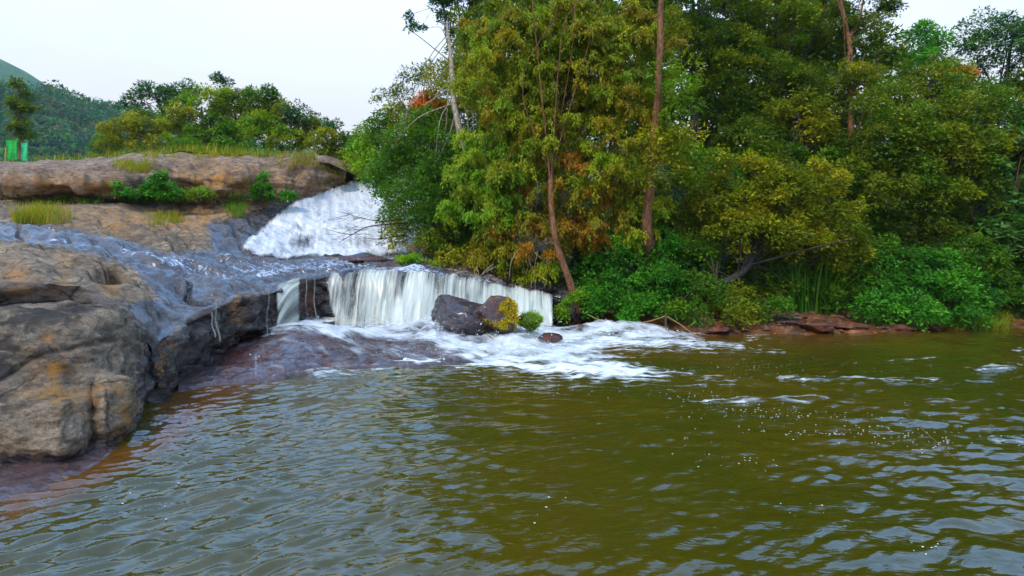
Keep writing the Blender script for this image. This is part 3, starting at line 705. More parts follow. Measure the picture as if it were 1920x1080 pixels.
# foam specks drifting on the pool
def specks(name, pts, size, mat, squash=0.35):
    n_ = len(pts); u = rng.uniform(0, 2*np.pi, n_); s = size * rng.uniform(0.5, 1.6, n_)
    th = np.linspace(0, 2*np.pi, 7)[:-1]
    rad = s[:, None] * rng.uniform(0.6, 1.2, (n_, 6))
    ring = np.stack([np.cos(th + u[:, None]) * rad * 1.5, np.sin(th + u[:, None]) * rad, np.zeros_like(rad)], -1)
    top = pts + np.stack([0*s, 0*s, s * squash], -1)
    V = np.concatenate([(pts[:, None] + ring).reshape(-1, 3), top])
    i = np.arange(n_ * 6).reshape(n_, 6); tp = n_ * 6 + np.arange(n_)
    Fc = np.stack([i, np.roll(i, -1, 1), np.broadcast_to(tp[:, None], i.shape)], -1).reshape(-1, 3)
    return mesh_np(name, V, Fc, mat, k=3)
M_SPECK = flat_material('foam_fleck', (0.75, 0.78, 0.74), 0.6, 0.05)
def water_h(px, py):
    d = CH * F / (py - HZ)
    i = np.clip(np.searchsorted(wd, d), 0, len(wd)-1); j = np.clip(np.searchsorted(wp, px), 0, len(wp)-1)
    return np.stack([(px-960)/F*d, d, H[i, j] + 0.004], -1)
pp = []
for (cx, cy, sx, sy, k) in [(1330, 745, 60, 10, 60), (1400, 770, 70, 14, 70), (1410, 690, 60, 12, 50), (1600, 800, 90, 16, 70), (1780, 830, 70, 14, 50), (1420, 860, 40, 12, 16), (1290, 845, 30, 16, 7), (1500, 960, 40, 14, 6), (300, 930, 160, 30, 10), (1740, 1030, 30, 10, 8), (1010, 940, 20, 20, 5), (1650, 690, 140, 12, 50), (1880, 700, 40, 20, 16), (1090, 730, 90, 8, 30), (1560, 810, 120, 5, 60), (1480, 776, 60, 4, 40)]:
    pp.append(np.stack([rng.normal(cx, sx, k), rng.normal(cy, sy, k)], -1))
pp = np.concatenate(pp); pp = pp[(pp[:, 1] > 640) & (pp[:, 1] < 1200)]
kind(specks('floating_foam', water_h(pp[:, 0], pp[:, 1]), 0.0055, M_SPECK), 'stuff')

# ------------------------------------------------------------------ waterfalls
def flow_uv(o, U, Vv):
    me = o.data; uv = me.uv_layers.new(name='flow')
    li = np.empty(len(me.loops), np.int32); me.loops.foreach_get('vertex_index', li)
    uv.data.foreach_set('uv', np.stack([U[li], Vv[li]], -1).astype(np.float32).ravel())
def water_patch(name, P, U, Vv, dens, mat, cut=0.02, parent=None, off=None):
    V = P.reshape(-1, 3); Fc = grid_faces(*P.shape[:2])[:, ::-1]
    if off is not None: V = V - off
    V, Fk, (u, v_, d_) = keep_faces(V, Fc, dens.reshape(-1) > cut, (U.reshape(-1), Vv.reshape(-1), dens.reshape(-1)))
    o = mesh_np(name, V, Fk, mat, parent); flow_uv(o, u, v_); fattr(o, 'dens', d_)
    return o
# upper cascade: drapes the slope between rows 6.6 and 9 of the bedrock
upx = np.linspace(430, 800, 190); uts = np.linspace(6.85, 9.6, 190)
UP, UN, UT = bed_surface(upx, uts)
ux, uy = proj(UP)
U = UP[..., 0] * 1.0 + 0.35 * UP[..., 1]; Vv = -UP[..., 2] * 1.6 + 0.2 * UP[..., 0]
UPPER = [(450, 470), (500, 425), (530, 400), (575, 372), (620, 356), (662, 343), (720, 338), (790, 345), (800, 480), (740, 480), (660, 486), (560, 486), (490, 488)]
dens = soft(ux + 5 * fbm(UP, 1.1, 3), uy + 4 * fbm(UP, 1.3, 3, off=4), UPPER, 9)
lump = 0.10 + 0.07 * fbm(UP * [1, 1, 1.2], 0.7, 2) + 0.045 * fbm(np.stack([U * 2.4, Vv * 0.5, 0 * U], -1), 1, 4)
UP = UP + UN * (lump * 1.0)[..., None]
dd = dens * (0.74 - 0.50 * np.exp(-(((ux - 570) / 26) ** 2 + ((uy - 458) / 16) ** 2)) - 0.3 * np.exp(-(((ux - 690) / 40) ** 2 + ((uy - 455) / 22) ** 2)) + 0.10 * fbm(UP, 0.9, 3))
o = water_patch('waterfall', UP, U, Vv, np.clip(dd, 0, 1), M_FALL_UP)
thing(o, 'broad white cascade sliding down the rock slope below the cliff, upper of the falls', 'waterfall')
kind_root_upper = o

# lower curtain
def curtain(name, pxc, lip, foot, label, dens_fn, layers=2, footpx=None, throw=0.28, back=0.7, off0=0.0):
    pxf = pxc if footpx is None else footpx
    pxl = np.linspace(pxc[0], pxc[-1], int((pxc[-1] - pxc[0]) * 0.55) + 6)
    lp = pchip(pxc, np.array([W(c, *q) for c, q in zip(pxc, lip)]), pxl)
    fp = pchip(pxc, np.array([W(c, *q) for c, q in zip(pxf, foot)]), pxl)
    lp[:, 2] += 0.035 * fbm(np.stack([lp[:, 0] * 2.2, 0 * lp[:, 0], 0 * lp[:, 0] + 5], -1), 1, 4); fp[:, 1] += 0.12 * fbm(np.stack([lp[:, 0] * 1.8, 0 * lp[:, 0], 0 * lp[:, 0] + 9], -1), 1, 4)
    root = None
    for k in range(layers):
        s = np.linspace(-1, 1, 70)
        P = np.zeros((70, len(pxl), 3))
        for i_, q in enumerate(s):
            if q < 0:
                P[i_] = lp + np.array([0, -q * back, 0.05 - q * 0.09])
            else:
                hx = q ** 0.62; P[i_] = lp + (fp - lp) * np.array([0, 0, 1]) * q + (fp - lp) * np.array([1, 1, 0]) * hx
                P[i_, :, 1] -= throw * 0.25 * hx + 0.0
        n = grid_normals(P)
        Sx = np.broadcast_to(s[:, None], P.shape[:2])
        Ux = P[..., 0] * 1.0 + k * 7.7; Vx = Sx * 1.3
        str_ = 0.6 + 0.9 * fbm(np.stack([P[..., 0] * 3.4 + 0.5 * noise(np.stack([P[..., 0] * .7, Vx, 0 * Vx], -1)), Vx * 0.45, 0 * Vx + k * 5.0], -1), 1, 5)
        P = P + n * ((0.035 + 0.05 * (str_ - 0.6)) * sstep(-1, 0.25, Sx) + 0.05 * k + off0)[..., None]
        qx, qy = proj(P)
        de = dens_fn(qx, qy, Sx, P, k)
        if root is None:
            root = water_patch(name, P, Ux, Vx, de, M_FALL); thing(root, label, 'waterfall')
        else:
            water_patch('water_veil', P, Ux, Vx, de, M_FALL, parent=root)
    return root
def de_main(qx, qy, S_, P, k):
    e = sstep(596, 612, qx - 24 * np.clip(S_, 0, 1) + 8 * fbm(np.stack([S_ * 2, P[..., 0], 0 * S_], -1), 1, 3)) * (1 - sstep(1030, 1046, qx))
    base = 0.52 + 0.10 * sstep(0.0, 1.0, S_) - 0.34 * sstep(0.1, -0.7, S_) - 0.05 * k + 0.05 * sstep(830, 900, qx)
    return np.clip(e * (base + 0.24 * fbm(np.stack([P[..., 0] * 1.9, 0.7 * S_, 0 * S_], -1), 1, 4)), 0, 1)
curtain('waterfall', [592, 650, 700, 760, 820, 870, 950, 1046],
        [(517, 14.15), (512, 14.3), (509, 14.4), (510, 14.6), (516, 14.8), (524, 15.1), (540, 15.55), (556, 15.95)],
        [(610, 13.7), (611, 13.75), (611, 13.8), (611, 13.9), (611, 14.2), (611, 14.2), (611, 14.6), (608, 15.3)],
        'wide pale curtain waterfall dropping over the rock lip into the pool', de_main, 3, [618, 672, 715, 768, 822, 868, 943, 1038])
def de_side(qx, qy, S_, P, k):
    e = sstep(512, 524, qx) * (1 - sstep(556, 574, qx))
    return np.clip(e * (0.52 + 0.3 * fbm(np.stack([P[..., 0] * 5.0, 0.8 * S_, 0 * S_], -1), 1, 3) + 0.10 * sstep(0.2, 1, S_) - .25 * sstep(0.1, -.6, S_)), 0, 1)
curtain('waterfall', [512, 530, 545, 564], [(541, 12.6), (534, 12.95), (529, 13.2), (523, 13.7)], [(640, 11.9), (636, 12.1), (630, 12.4), (622, 12.9)],
        'narrow white strand of falling water left of the wide curtain fall', de_side, 2, [524, 540, 553, 570])
# thin trickles off the ledge
def trickle(x0, y0, d0, x1, y1, d1, w, label):
    a_, b_ = W(x0, y0, d0), W(x1, y1, d1); q = np.linspace(0, 1, 26)
    c_ = a_ + (b_ - a_) * np.stack([q, q ** 0.6, q], -1); c_[:, 0] += 0.015 * np.sin(q * 9)
    w *= 0.55
    P = np.stack([c_ + [-w, 0, 0], c_ + [-w * .3, -0.02, 0], c_ + [w * .3, -0.02, 0], c_ + [w, 0, 0]], 1)
    U = np.broadcast_to(np.array([0, .07, .14, .2])[None], P.shape[:2]) + x0; Vv = np.broadcast_to(q[:, None], P.shape[:2])
    o = water_patch('water_trickle', P, U, Vv, np.full(P.shape[:2], 0.42), M_FALL, 0.0)
    thing(o, label, 'trickle')
trickle(405, 562, 10.25, 412, 640, 9.95, 0.035, 'thin trickle running down the dark ledge face left of the cave')
trickle(398, 585, 10.2, 403, 632, 10.0, 0.02, 'faint thread of water on the ledge at the left end of the overhang')
trickle(575, 524, 13.6, 576, 604, 13.4, 0.03, 'single thread of water on the brown rock between the two falls')
trickle(590, 521, 13.9, 592, 604, 13.6, 0.022, 'thin strand of water beside the left edge of the wide curtain')
trickle(505, 548, 12.0, 500, 640, 11.8, 0.022, 'thin drip off the corner of the dark ledge right of the cave')

# churned foam on the apron
wpx = np.linspace(440, 1320, 420); wts = np.linspace(0.75, 5, 170)
P, n = apron(wpx, wts, 1.0)
qx, qy = proj(P)
WH = [(470, 650), (505, 612), (560, 605), (1030, 602), (1040, 622), (1095, 634), (1130, 616), (1200, 618), (1260, 632), (1400, 652), (1290, 660), (1150, 650), (1080, 662), (1170, 684), (1300, 700), (1200, 714), (1050, 706), (960, 692), (860, 686), (690, 700),
      (700, 676), (640, 652), (560, 632), (510, 640)]
den = soft(qx + 16 * fbm(P, 1.3, 4), qy + 9 * fbm(P * [.5, 1, 1], 1.6, 4, off=6), WH, 14)
edge = np.exp(-((in_poly(qx, qy, [(480, 722), (560, 706), (690, 694), (740, 688), (740, 640), (480, 640)])) / 5.0) ** 2) * (qy > 672)
U = P[..., 1] * 1.3 + 0.35 * P[..., 0] + 0.15 * fbm(P, 1.0, 2); Vv = P[..., 0] * 0.9 - P[..., 1] * 0.3
turb = fbm(P * [1, 1.2, 1], 2.0, 5)
rock_show = soft(qx, qy, [(650, 640), (720, 642), (800, 655), (860, 672), (800, 682), (700, 690), (640, 660)], 12)
ex2 = soft(qx, qy, [(1020, 606), (1200, 608), (1230, 618), (1090, 628), (1010, 628)], 8)
den = np.clip(np.maximum(den * (0.60 + 0.30 * fbm(P, 1.2, 4)) - 0.34 * rock_show - 0.34 * ex2 - 0.25 * sstep(520, 480, qx), 0.42 * edge), 0, 1)
den = np.maximum(den, soft(qx, qy, [(485, 640), (560, 622), (700, 630), (800, 660), (820, 690), (690, 700), (560, 706), (485, 712)], 14) * (0.30 + 0.16 * fbm(P * [1, 1.5, 1], 1.8, 4)))
swell = 0.30 * np.exp(-(((qx - 835) / 55) ** 2 + ((qy - 628) / 20) ** 2)) + 0.26 * np.exp(-(((qx - 960) / 60) ** 2 + ((qy - 652) / 20) ** 2)) + 0.16 * np.exp(-(((qx - 1150) / 90) ** 2 + ((qy - 632) / 12) ** 2))
P = P + np.stack([0 * turb, 0 * turb, (0.05 + 0.035 * turb + swell * (1 + 0.35 * turb) + 0.06 * sstep(.2, .5, den)) * sstep(0, .3, den) + 0.015
                  + 0.10 * sstep(900, 1000, qx)], -1)
o = water_patch('white_water', P, U, Vv, den, M_FOAM, 0.12); kind(o, 'structure')

# spray thrown up where the water lands
sx_, sy_, sd_ = [], [], []
for (cx, cy, d_, wx_, wy_, k) in [(720, 606, 13.7, 70, 9, 1500), (545, 634, 12.2, 22, 9, 260), (835, 622, 12.6, 40, 14, 700), (960, 645, 12.2, 50, 12, 600), (1150, 632, 13.6, 70, 9, 500),
                               (880, 660, 11.6, 110, 12, 700), (490, 690, 10.6, 12, 18, 160), (950, 604, 15, 60, 6, 300), (600, 480, 18.6, 90, 6, 500), (620, 430, 21, 60, 30, 700), (1200, 700, 10.3, 90, 7, 300)]:
    sx_.append(rng.normal(cx, wx_, k)); sy_.append(rng.normal(cy, wy_, k)); sd_.append(rng.normal(d_, .18, k))
sp_ = W(np.concatenate(sx_), np.concatenate(sy_), np.concatenate(sd_)); sp_ = sp_[sp_[:, 2] > 0.03]
e_ = rng.normal(size=(len(sp_), 3, 3)); e_ *= (0.008 * rng.uniform(.4, 1.6, len(sp_)) ** 2 * sp_[:, 1] / 13)[:, None, None]
kind(mesh_np('spray', (sp_[:, None] + e_).reshape(-1, 3), np.arange(len(sp_) * 3).reshape(-1, 3), M_SPECK, smooth=False, k=3), 'stuff')

# running film over the shelf: broken, thin
fpx2 = np.linspace(-400, 1040, 330); ft2 = np.linspace(4.2, 7.2, 130)
P, n, T2 = bed_surface(fpx2, ft2)
qx, qy = proj(P)
dn = soft(qx, qy, STREAM, 10) * (0.40 + 0.12 * fbm(P, 0.8, 3) + 0.16 * soft(qx, qy, [(-400, 405), (0, 425), (240, 452), (430, 500), (560, 486), (760, 484), (1000, 540), (800, 512), (600, 514), (420, 530), (200, 468), (-400, 440)], 12))
lipz = soft(qx, qy, [(600, 486), (760, 486), (900, 505), (1050, 545), (1050, 560), (800, 520), (600, 520), (470, 500), (470, 486)], 8)
U = P[..., 0] * 0.45 + P[..., 1] * 0.9; Vv = P[..., 0] * 0.9 - P[..., 1] * 0.45
o = water_patch('shallow_stream', P + n * 0.012, U, Vv, np.clip(dn, 0, 1), M_FILM, 0.05); kind(o, 'structure')

# ------------------------------------------------------------------ boulders
def ico(level):
    import bmesh
    bm = bmesh.new(); bmesh.ops.create_icosphere(bm, subdivisions=level, radius=1)
    V = np.array([v.co[:] for v in bm.verts]); Fc = np.array([[v.index for v in f.verts] for f in bm.faces]); bm.free()
    return V, Fc
ICO5, ICO3 = ico(5), ico(4)
def stone(px, py, d, rx, ry, rd, seed, mat, name='boulder', label=None, cat='boulder', facets=9, wetv=0.6, ochv=0.2, blotv=.5, redv=.2, lvl=ICO5, cuts=(), amp=1.0, tilt=0.0):
    """chopped, weathered stone of half-size rx, ry (pixels) by rd (metres)"""
    r_ = np.random.default_rng(seed); V, Fc = lvl[0].copy(), lvl[1]
    q = V.copy()
    pl = [(r_.normal(size=3), r_.uniform(0.55, 0.85)) for _ in range(facets)] + [(np.array(a, float), b) for a, b in cuts]
    for nn, dd_ in pl:
        nn = nn / np.linalg.norm(nn); h = q @ nn - dd_; q = q - np.where(h > 0, h * 0.97, 0)[:, None] * nn
    q += V * (0.06 * fbm(q + seed * 3.1, 1.6, 5) + 0.035 * (ridge(q + seed, 3.0, 3) - .6))[:, None] * amp
    sx, sz = rx * d / F, ry * d / F
    q = q / np.abs(q).max(0) * [sx, rd, sz]
    c_, s_ = math.cos(tilt), math.sin(tilt)
    q = np.stack([q[:, 0]*c_ + q[:, 2]*s_, q[:, 1], -q[:, 0]*s_ + q[:, 2]*c_], -1)
    o = mesh_np(name, q, Fc, mat, k=3); c0 = W(px, py, d); o.location = c0
    fattr(o, 'wet', np.full(len(q), wetv)); fattr(o, 'ochre', ochv * np.ones(len(q))); fattr(o, 'blot', blotv * np.ones(len(q))); fattr(o, 'red', redv * np.ones(len(q)))
    if label: thing(o, label, cat)
    return o, q + c0
b1, q1 = stone(872, 590, 13.0, 66, 45, 0.62, 11, M_BOULDER, label='angular slate-coloured wet boulder standing in front of the wide curtain fall', facets=7, cuts=[((0.15, -0.3, 1), 0.55), ((-1, -0.5, 0.1), 0.6)], wetv=.75, tilt=0.18)
b2, q2 = stone(932, 594, 12.75, 46, 40, 0.45, 23, M_BOULDER, label='brown boulder with a cushion of yellow moss, right of the slate-coloured boulder', facets=8, wetv=.5, redv=.7, ochv=.5)
b3, q3 = stone(992, 606, 12.9, 24, 19, 0.30, 5, M_BOULDER, label='small dark rock with bright green moss beside the yellow-mossed boulder', wetv=.5, lvl=ICO3)
stone(690, 492, 18.0, 62, 20, 0.6, 31, M_BOULDER, label='low dark rock at the foot of the upper cascade under the bushes', wetv=.6, redv=.5, lvl=ICO3)
stone(770, 505, 17.4, 70, 20, 0.6, 37, M_BOULDER, label='dark rock under yellow-green moss at the right end of the upper cascade', wetv=.4, lvl=ICO3)
stone(870, 514, 17.2, 60, 16, 0.5, 38, M_BOULDER, label='flat dark rock behind the lip of the curtain fall, below hanging brown foliage', wetv=.4, lvl=ICO3)
stone(1075, 580, 16.6, 38, 34, 0.7, 41, M_BOULDER, label='blocky dark rock at the foot of the leaning trunk, right end of the curtain fall', wetv=.5, redv=.3, blotv=.9)
stone(980, 540, 16.9, 60, 14, 0.5, 42, M_BOULDER, label='dark ledge rock above the right end of the curtain fall', wetv=.5, lvl=ICO3)
stone(1030, 634, 12.6, 26, 10, 0.3, 43, M_BOULDER, label='small reddish rock breaking the white water below the mossy rocks', wetv=.6, redv=1, lvl=ICO3)
for k, (a_, b_, c_, d_, e_, lab) in enumerate([
    (1130, 612, 15.8, 60, 14, 'low brown rock at the water edge beneath the bright green shrub'),
    (1400, 612, 15.6, 46, 12, 'flat reddish rock on the bank left of the small white riffle'),
    (1480, 606, 15.7, 38, 14, 'dark jagged rock in the middle of the muddy bank'),
    (1535, 612, 15.2, 34, 13, 'brown wet rock on the bank right of the jagged dark rock'),
    (1590, 610, 15.6, 46, 10, 'ochre flat stone on the bank under the overhanging bushes'),
    (1690, 612, 15.7, 50, 8, 'long low rock at the waterline beneath the lush green shrub'),
    (1340, 618, 15.0, 40, 9, 'thin orange-brown slab at the waterline near the rope post')]):
    stone(a_, b_, c_, d_, e_ * .8, 0.35, 60 + k, M_BOULDER if k == 2 else M_BANKROCK, label=lab, name='rock', cat='rock', wetv=.55, redv=.8, ochv=.6 if k in (4, 6) else .2, lvl=ICO3)
pp = np.stack([rng.uniform(1300, 1760, 260), rng.uniform(596, 622, 260)], -1)
pts = []
for x_, y_ in pp:
    d_ = 15.0 + (622 - y_) / 26 * 1.8 ; X_ = (x_ - 960) / F * d_; pts.append((X_, d_, float(bank_z(X_, d_)) + 0.02))
kind(specks('bank_pebbles', np.array(pts), 0.06, flat_material('bank_stone', (0.13, 0.06, 0.03), 0.5, 0.6, 3), 1.0), 'stuff')

# ------------------------------------------------------------------ foliage
PAL = dict(
    olive=[(0.190, 0.205, 0.006), (0.150, 0.180, 0.006), (0.100, 0.135, 0.005), (0.240, 0.220, 0.007)],
    lime=[(0.130, 0.240, 0.006), (0.100, 0.200, 0.006), (0.190, 0.240, 0.008)],
    deep=[(0.130, 0.170, 0.006), (0.090, 0.145, 0.006), (0.165, 0.185, 0.006), (0.060, 0.125, 0.006)],
    green=[(0.060, 0.150, 0.007), (0.085, 0.170, 0.007), (0.045, 0.120, 0.006)],
    lush=[(0.045, 0.185, 0.010), (0.070, 0.220, 0.012), (0.035, 0.140, 0.008)],
    dark=[(0.075, 0.120, 0.006), (0.100, 0.135, 0.006), (0.050, 0.100, 0.007)],
    blue=[(0.035, 0.105, 0.036), (0.055, 0.120, 0.026), (0.028, 0.090, 0.030)],
    feather=[(0.190, 0.225, 0.005), (0.145, 0.215, 0.006), (0.220, 0.215, 0.005), (0.215, 0.165, 0.005), (0.130, 0.195, 0.006), (0.180, 0.200, 0.005)],
    rust=[(0.250, 0.115, 0.006), (0.200, 0.120, 0.006), (0.210, 0.180, 0.006), (0.150, 0.150, 0.006), (0.230, 0.160, 0.006)],
    orange=[(0.550, 0.150, 0.012), (0.480, 0.180, 0.020), (0.300, 0.110, 0.012)],
    broad=[(0.050, 0.140, 0.018), (0.080, 0.180, 0.030), (0.120, 0.190, 0.060), (0.040, 0.110, 0.014)],
    moss=[(0.42, 0.33, 0.012), (0.50, 0.36, 0.010), (0.30, 0.28, 0.015)],
    mossg=[(0.12, 0.26, 0.010), (0.18, 0.28, 0.012)],
    grass=[(0.32, 0.31, 0.015), (0.22, 0.28, 0.015), (0.42, 0.31, 0.03)],
    straw=[(0.42, 0.30, 0.09), (0.34, 0.26, 0.06), (0.22, 0.24, 0.03)],
    hill=[(0.030, 0.130, 0.042), (0.050, 0.155, 0.034), (0.020, 0.100, 0.055), (0.080, 0.165, 0.025)],
)
LEAF_K = 1.42
def norm(v): return v / (np.linalg.norm(v, axis=-1, keepdims=True) + 1e-9)
def leaf_mesh(name, c, tdir, nrm, ln, wd_, col, mat, parent=None, off=(0, 0, 0)):
    n_ = len(c); tdir = norm(tdir); side = norm(np.cross(tdir, nrm))
    ln = np.broadcast_to(ln, n_)[:, None]; wd_ = np.broadcast_to(wd_, n_)[:, None]
    c = c - np.asarray(off)
    k_ = rng.uniform(0.0, 0.35, (n_, 1))
    V = np.stack([c + side * wd_ * .55, c + tdir * ln, c + tdir * ln * k_ - side * wd_ * .55], 1)
    o = mesh_np(name, V, np.arange(n_ * 3).reshape(-1, 3), mat, parent, smooth=False, k=3)
    a = o.data.attributes.new('leafcol', 'FLOAT_COLOR', 'FACE')
    a.data.foreach_set('color', np.concatenate([np.clip(col, 0, 1), np.ones((n_, 1))], 1).astype(np.float32).ravel())
    return o
def cluster_leaves(cc, rc, per, pal, size, style, r_):
    """leaves for cluster centres cc (m,3)"""
    m_ = len(cc)
    if style == 'spray':                       # arching, hanging fronds with narrow leaves
        ns = 7; nl = max(6, per // ns)
        base = np.repeat(cc, ns * nl, 0)
        az = np.repeat(r_.uniform(0, 2*np.pi, m_ * ns), nl); L_ = np.repeat(rc * r_.uniform(0.6, 1.5, m_ * ns), nl)
        s = np.tile(np.linspace(0.08, 1, nl), m_ * ns) + r_.normal(0, .02, m_*ns*nl)
        out_ = np.stack([np.cos(az), np.sin(az), 0 * az], -1)
        rise = np.repeat(r_.uniform(-.1, 1.1, m_ * ns), nl)
        pos = base + out_ * (L_ * s * 0.85)[:, None]; pos[:, 2] += L_ * (rise * s - 1.05 * s * s)
        pos += r_.normal(0, 0.05, pos.shape)
        td = out_ * 0.6 + np.array([0, 0, -1.0]) * (0.3 + 1.2 * s[:, None]) + r_.normal(0, .5, pos.shape)
        nn = out_ * .3 + np.array([0, -0.2, .8]) + r_.normal(0, .5, pos.shape)
        ln = size * 1.05 * r_.uniform(.5, 1.4, len(pos)); w_ = size * 0.42 * r_.uniform(.7, 1.3, len(pos))
        ci = np.repeat(np.arange(m_), ns * nl)
    else:
        k = m_ * per
        ci = np.repeat(np.arange(m_), per)
        dv = norm(r_.normal(size=(k, 3))); dv[:, 2] = np.where(r_.random(k) < .72, np.abs(dv[:, 2]), dv[:, 2])
        rad = rc * r_.uniform(0.35, 1.0, k) ** 0.6
        sq = np.repeat(r_.uniform(0.6, 1.1, m_), per); rad = rad * np.repeat(r_.uniform(.75, 1.35, m_), per)
        pos = cc[ci] + dv * rad[:, None] * np.stack([np.ones(k), np.ones(k), sq], -1)
        pos[:, 2] -= 0.25 * rc * (np.hypot(dv[:, 0], dv[:, 1]) ** 2)
        td = dv * [1, 1, .4] + [0, 0, -0.25] + r_.normal(0, .45, pos.shape)
        nn = dv * .5 + [0, 0, .9] + r_.normal(0, .45, pos.shape)
        ln = size * r_.uniform(.4, 1.5, k); w_ = ln * r_.uniform(.42, .62, k)
        if style == 'broad': w_ = ln * .7
    pal = np.array(pal); pick = r_.integers(0, len(pal), m_)
    col = pal[pick][ci] * r_.uniform(.75, 1.3, (m_, 1))[ci] * r_.uniform(.78, 1.25, (len(pos), 1))
    alt = r_.random(len(pos)) < 0.08
    col *= LEAF_K
    col[alt] = pal[r_.integers(0, len(pal), alt.sum())]
    return pos, td, nn, ln, w_, col
def blob_points(px, py, d, rx, ry, rd, r_, dens=1.0, rc=None):
    c0 = W(px, py, d); sx, sz = rx * d / F, ry * d / F
    n_ = max(5, int(dens * 1.35 * (sx * sz + 0.4 * (sx + sz) * rd) / (rc * rc)))
    v = norm(r_.normal(size=(n_ * 2, 3)))
    w = np.where(v[:, 1] < 0.25, 1.0, 0.35); w *= np.where(v[:, 2] < -0.55, 0.45, 1)
    v = v[r_.random(len(v)) < w][:n_]
    rad = r_.uniform(0.25, 1.0, len(v)) ** 0.45
    # uneven outline: radius changes with direction
    lobe = 1 + 0.28 * noise(v * 2.1 + px * 0.13)
    return c0 + v * rad[:, None] * lobe[:, None] * [sx, rd, sz], c0
TREES = 0; PER_K, SIZE_K, DENS_K = 2.1, 1.15, 1.2
def plant(name, label, cat, base, trunk, r0, blobs, pal, size=0.1, per=110, rc=0.42, style='leaf', bark=None, group=None, limbs=14, dens=1.0, twigs=0, extra=()):
    """base (px, d); trunk [(px,py,d)..]; blobs [(px,py,d,rx,ry,rd[,pal])]"""
    global TREES; TREES += 1
    r_ = np.random.default_rng(1000 + TREES)
    per = int(per * PER_K); size = size * SIZE_K; dens = dens * DENS_K
    b0 = W(*trunk[0])
    root = empty(name, tuple(b0), label, cat, group)
    parts = []; cents = []
    for bl in blobs:
        pts, c0 = blob_points(*bl[:6], r_, dens, rc); cents.append(pts)
        pl = PAL[bl[6]] if len(bl) > 6 else PAL[pal]
        parts.append(cluster_leaves(pts, rc, per, pl, size, style, r_))
    A = [np.concatenate(z) for z in zip(*parts)]
    leaf_mesh('crown', *A, M_LEAF, root, b0)
    T = Tubes(); path = smooth_path([W(*q) for q in trunk], 26)
    path[1:-1] += 0.4 * r0 * np.stack([noise(path[1:-1] * 1.3), noise(path[1:-1] * 1.3 + 7), 0 * path[1:-1, 0]], -1)
    T.add(path, r0 * np.linspace(1.15, 0.35, 26) * (1 + 0.5 * np.exp(-np.linspace(0, 12, 26))), 9)
    allc = np.concatenate(cents)
    for c_ in allc[r_.choice(len(allc), min(limbs, len(allc)), replace=False)]:
        k = r_.integers(8, 25); k = min(25, k)
        s = path[k]
        mid = (s + c_) / 2 + r_.normal(0, .12, 3) * np.linalg.norm(c_ - s) + [0, 0, .12 * np.linalg.norm(c_ - s)]
        ra = r0 * 0.38 * (1 - k / 40)
        lp_ = smooth_path([s, mid, c_], 9)
        T.add(lp_, np.linspace(ra, ra * .25, 9), 5)
        for q in range(2):
            e = c_ + norm(r_.normal(size=3)) * rc * 0.9
            T.add(smooth_path([lp_[6], (lp_[6] + e) / 2 + [0, 0, .05], e], 4), np.linspace(ra * .3, ra * .08, 4), 4)
    for ex in extra: T.add(smooth_path([W(*q) for q in ex[1:]], 16), ex[0] * np.linspace(1, .35, 16), 6)
    T.build('trunk', bark or M_BARK, root, b0)
    return root

def zpy(px, d, dz=0.0):
    """row at which the bank surface shows at (px, d)"""
    x = (px - 960) / F * d
    return HZ - (float(bank_z(x, d)) + dz - CH) / d * F

# --- front trees right of the falls
G_FOREST = 'trees of the forest right of the falls'
def ft(label, px, d, blobs, pal, r0=0.12, top=None, **kw):
    y0 = zpy(px, d) + 6
    cx = np.mean([b[0] for b in blobs]); cy = min(b[1] for b in blobs)
    tr = kw.pop('trunk', None) or [(px, y0, d), ((px * 2 + cx) / 3, (y0 * 2 + cy) / 3, d), (cx, cy, blobs[0][2])]
    nm = kw.pop('name', 'tree'); cat = kw.pop('cat', 'tree')
    return plant(nm, label, cat, None, tr, r0, blobs, pal, group=kw.pop('group', G_FOREST), **kw)

ft('huge feathery tree with drooping rust-tinged foliage and orange-brown leaning trunk beside the curtain fall', 1085, 17.0,
   [(1050, -60, 18.5, 190, 80, 2.0), (990, 70, 18, 130, 85, 1.6), (1130, 100, 18, 140, 95, 1.8), (930, 160, 18, 80, 60, 1.2),
    (1010, 250, 17.4, 80, 85, 1.2), (1150, 270, 17.6, 110, 90, 1.4), (1080, 340, 17.2, 110, 70, 1.1, 'rust'), (1190, 370, 17.4, 60, 70, 1.0),
    (1010, 440, 17.0, 90, 60, 1.0, 'rust'), (1110, 430, 17.0, 60, 50, .8, 'rust'), (1060, 170, 18.4, 60, 60, 1.2, 'rust'), (1040, 255, 16.6, 66, 60, .6), (960, 90, 16.9, 80, 70, .8), (1060, 50, 16.9, 80, 60, .7), (1170, 180, 16.9, 70, 60, .7), (1140, 330, 16.5, 70, 50, .6), (970, 200, 17, 70, 60, .7), (980, 340, 16.8, 60, 50, .6), (1180, 440, 16.8, 40, 40, .5), (1100, 150, 16.9, 70, 60, .7), (1000, 160, 17, 60, 60, .7), (1180, 60, 17.2, 60, 60, .7), (930, 480, 17.2, 60, 40, .7, 'rust'), (1000, 505, 16.9, 60, 34, .6)],
   'feather', 0.08, style='spray', size=0.085, per=170, rc=0.36, bark=M_BARK_RED, limbs=40,
   trunk=[(1086, 585, 16.1), (1062, 510, 16.0), (1040, 440, 15.9), (1032, 350, 16.1), (1045, 260, 17.9), (1060, 120, 18.8), (1050, -40, 18.5)],
   extra=[(0.022, (1050, 300, 17.9), (1040, 200, 17.8), (1015, 110, 17.8), (985, 30, 18)), (0.022, (1055, 230, 18.0), (1090, 150, 18.2), (1130, 60, 18.4)),
          (0.03, (1036, 400, 16.8), (1000, 470, 16.6), (985, 520, 16.4))])
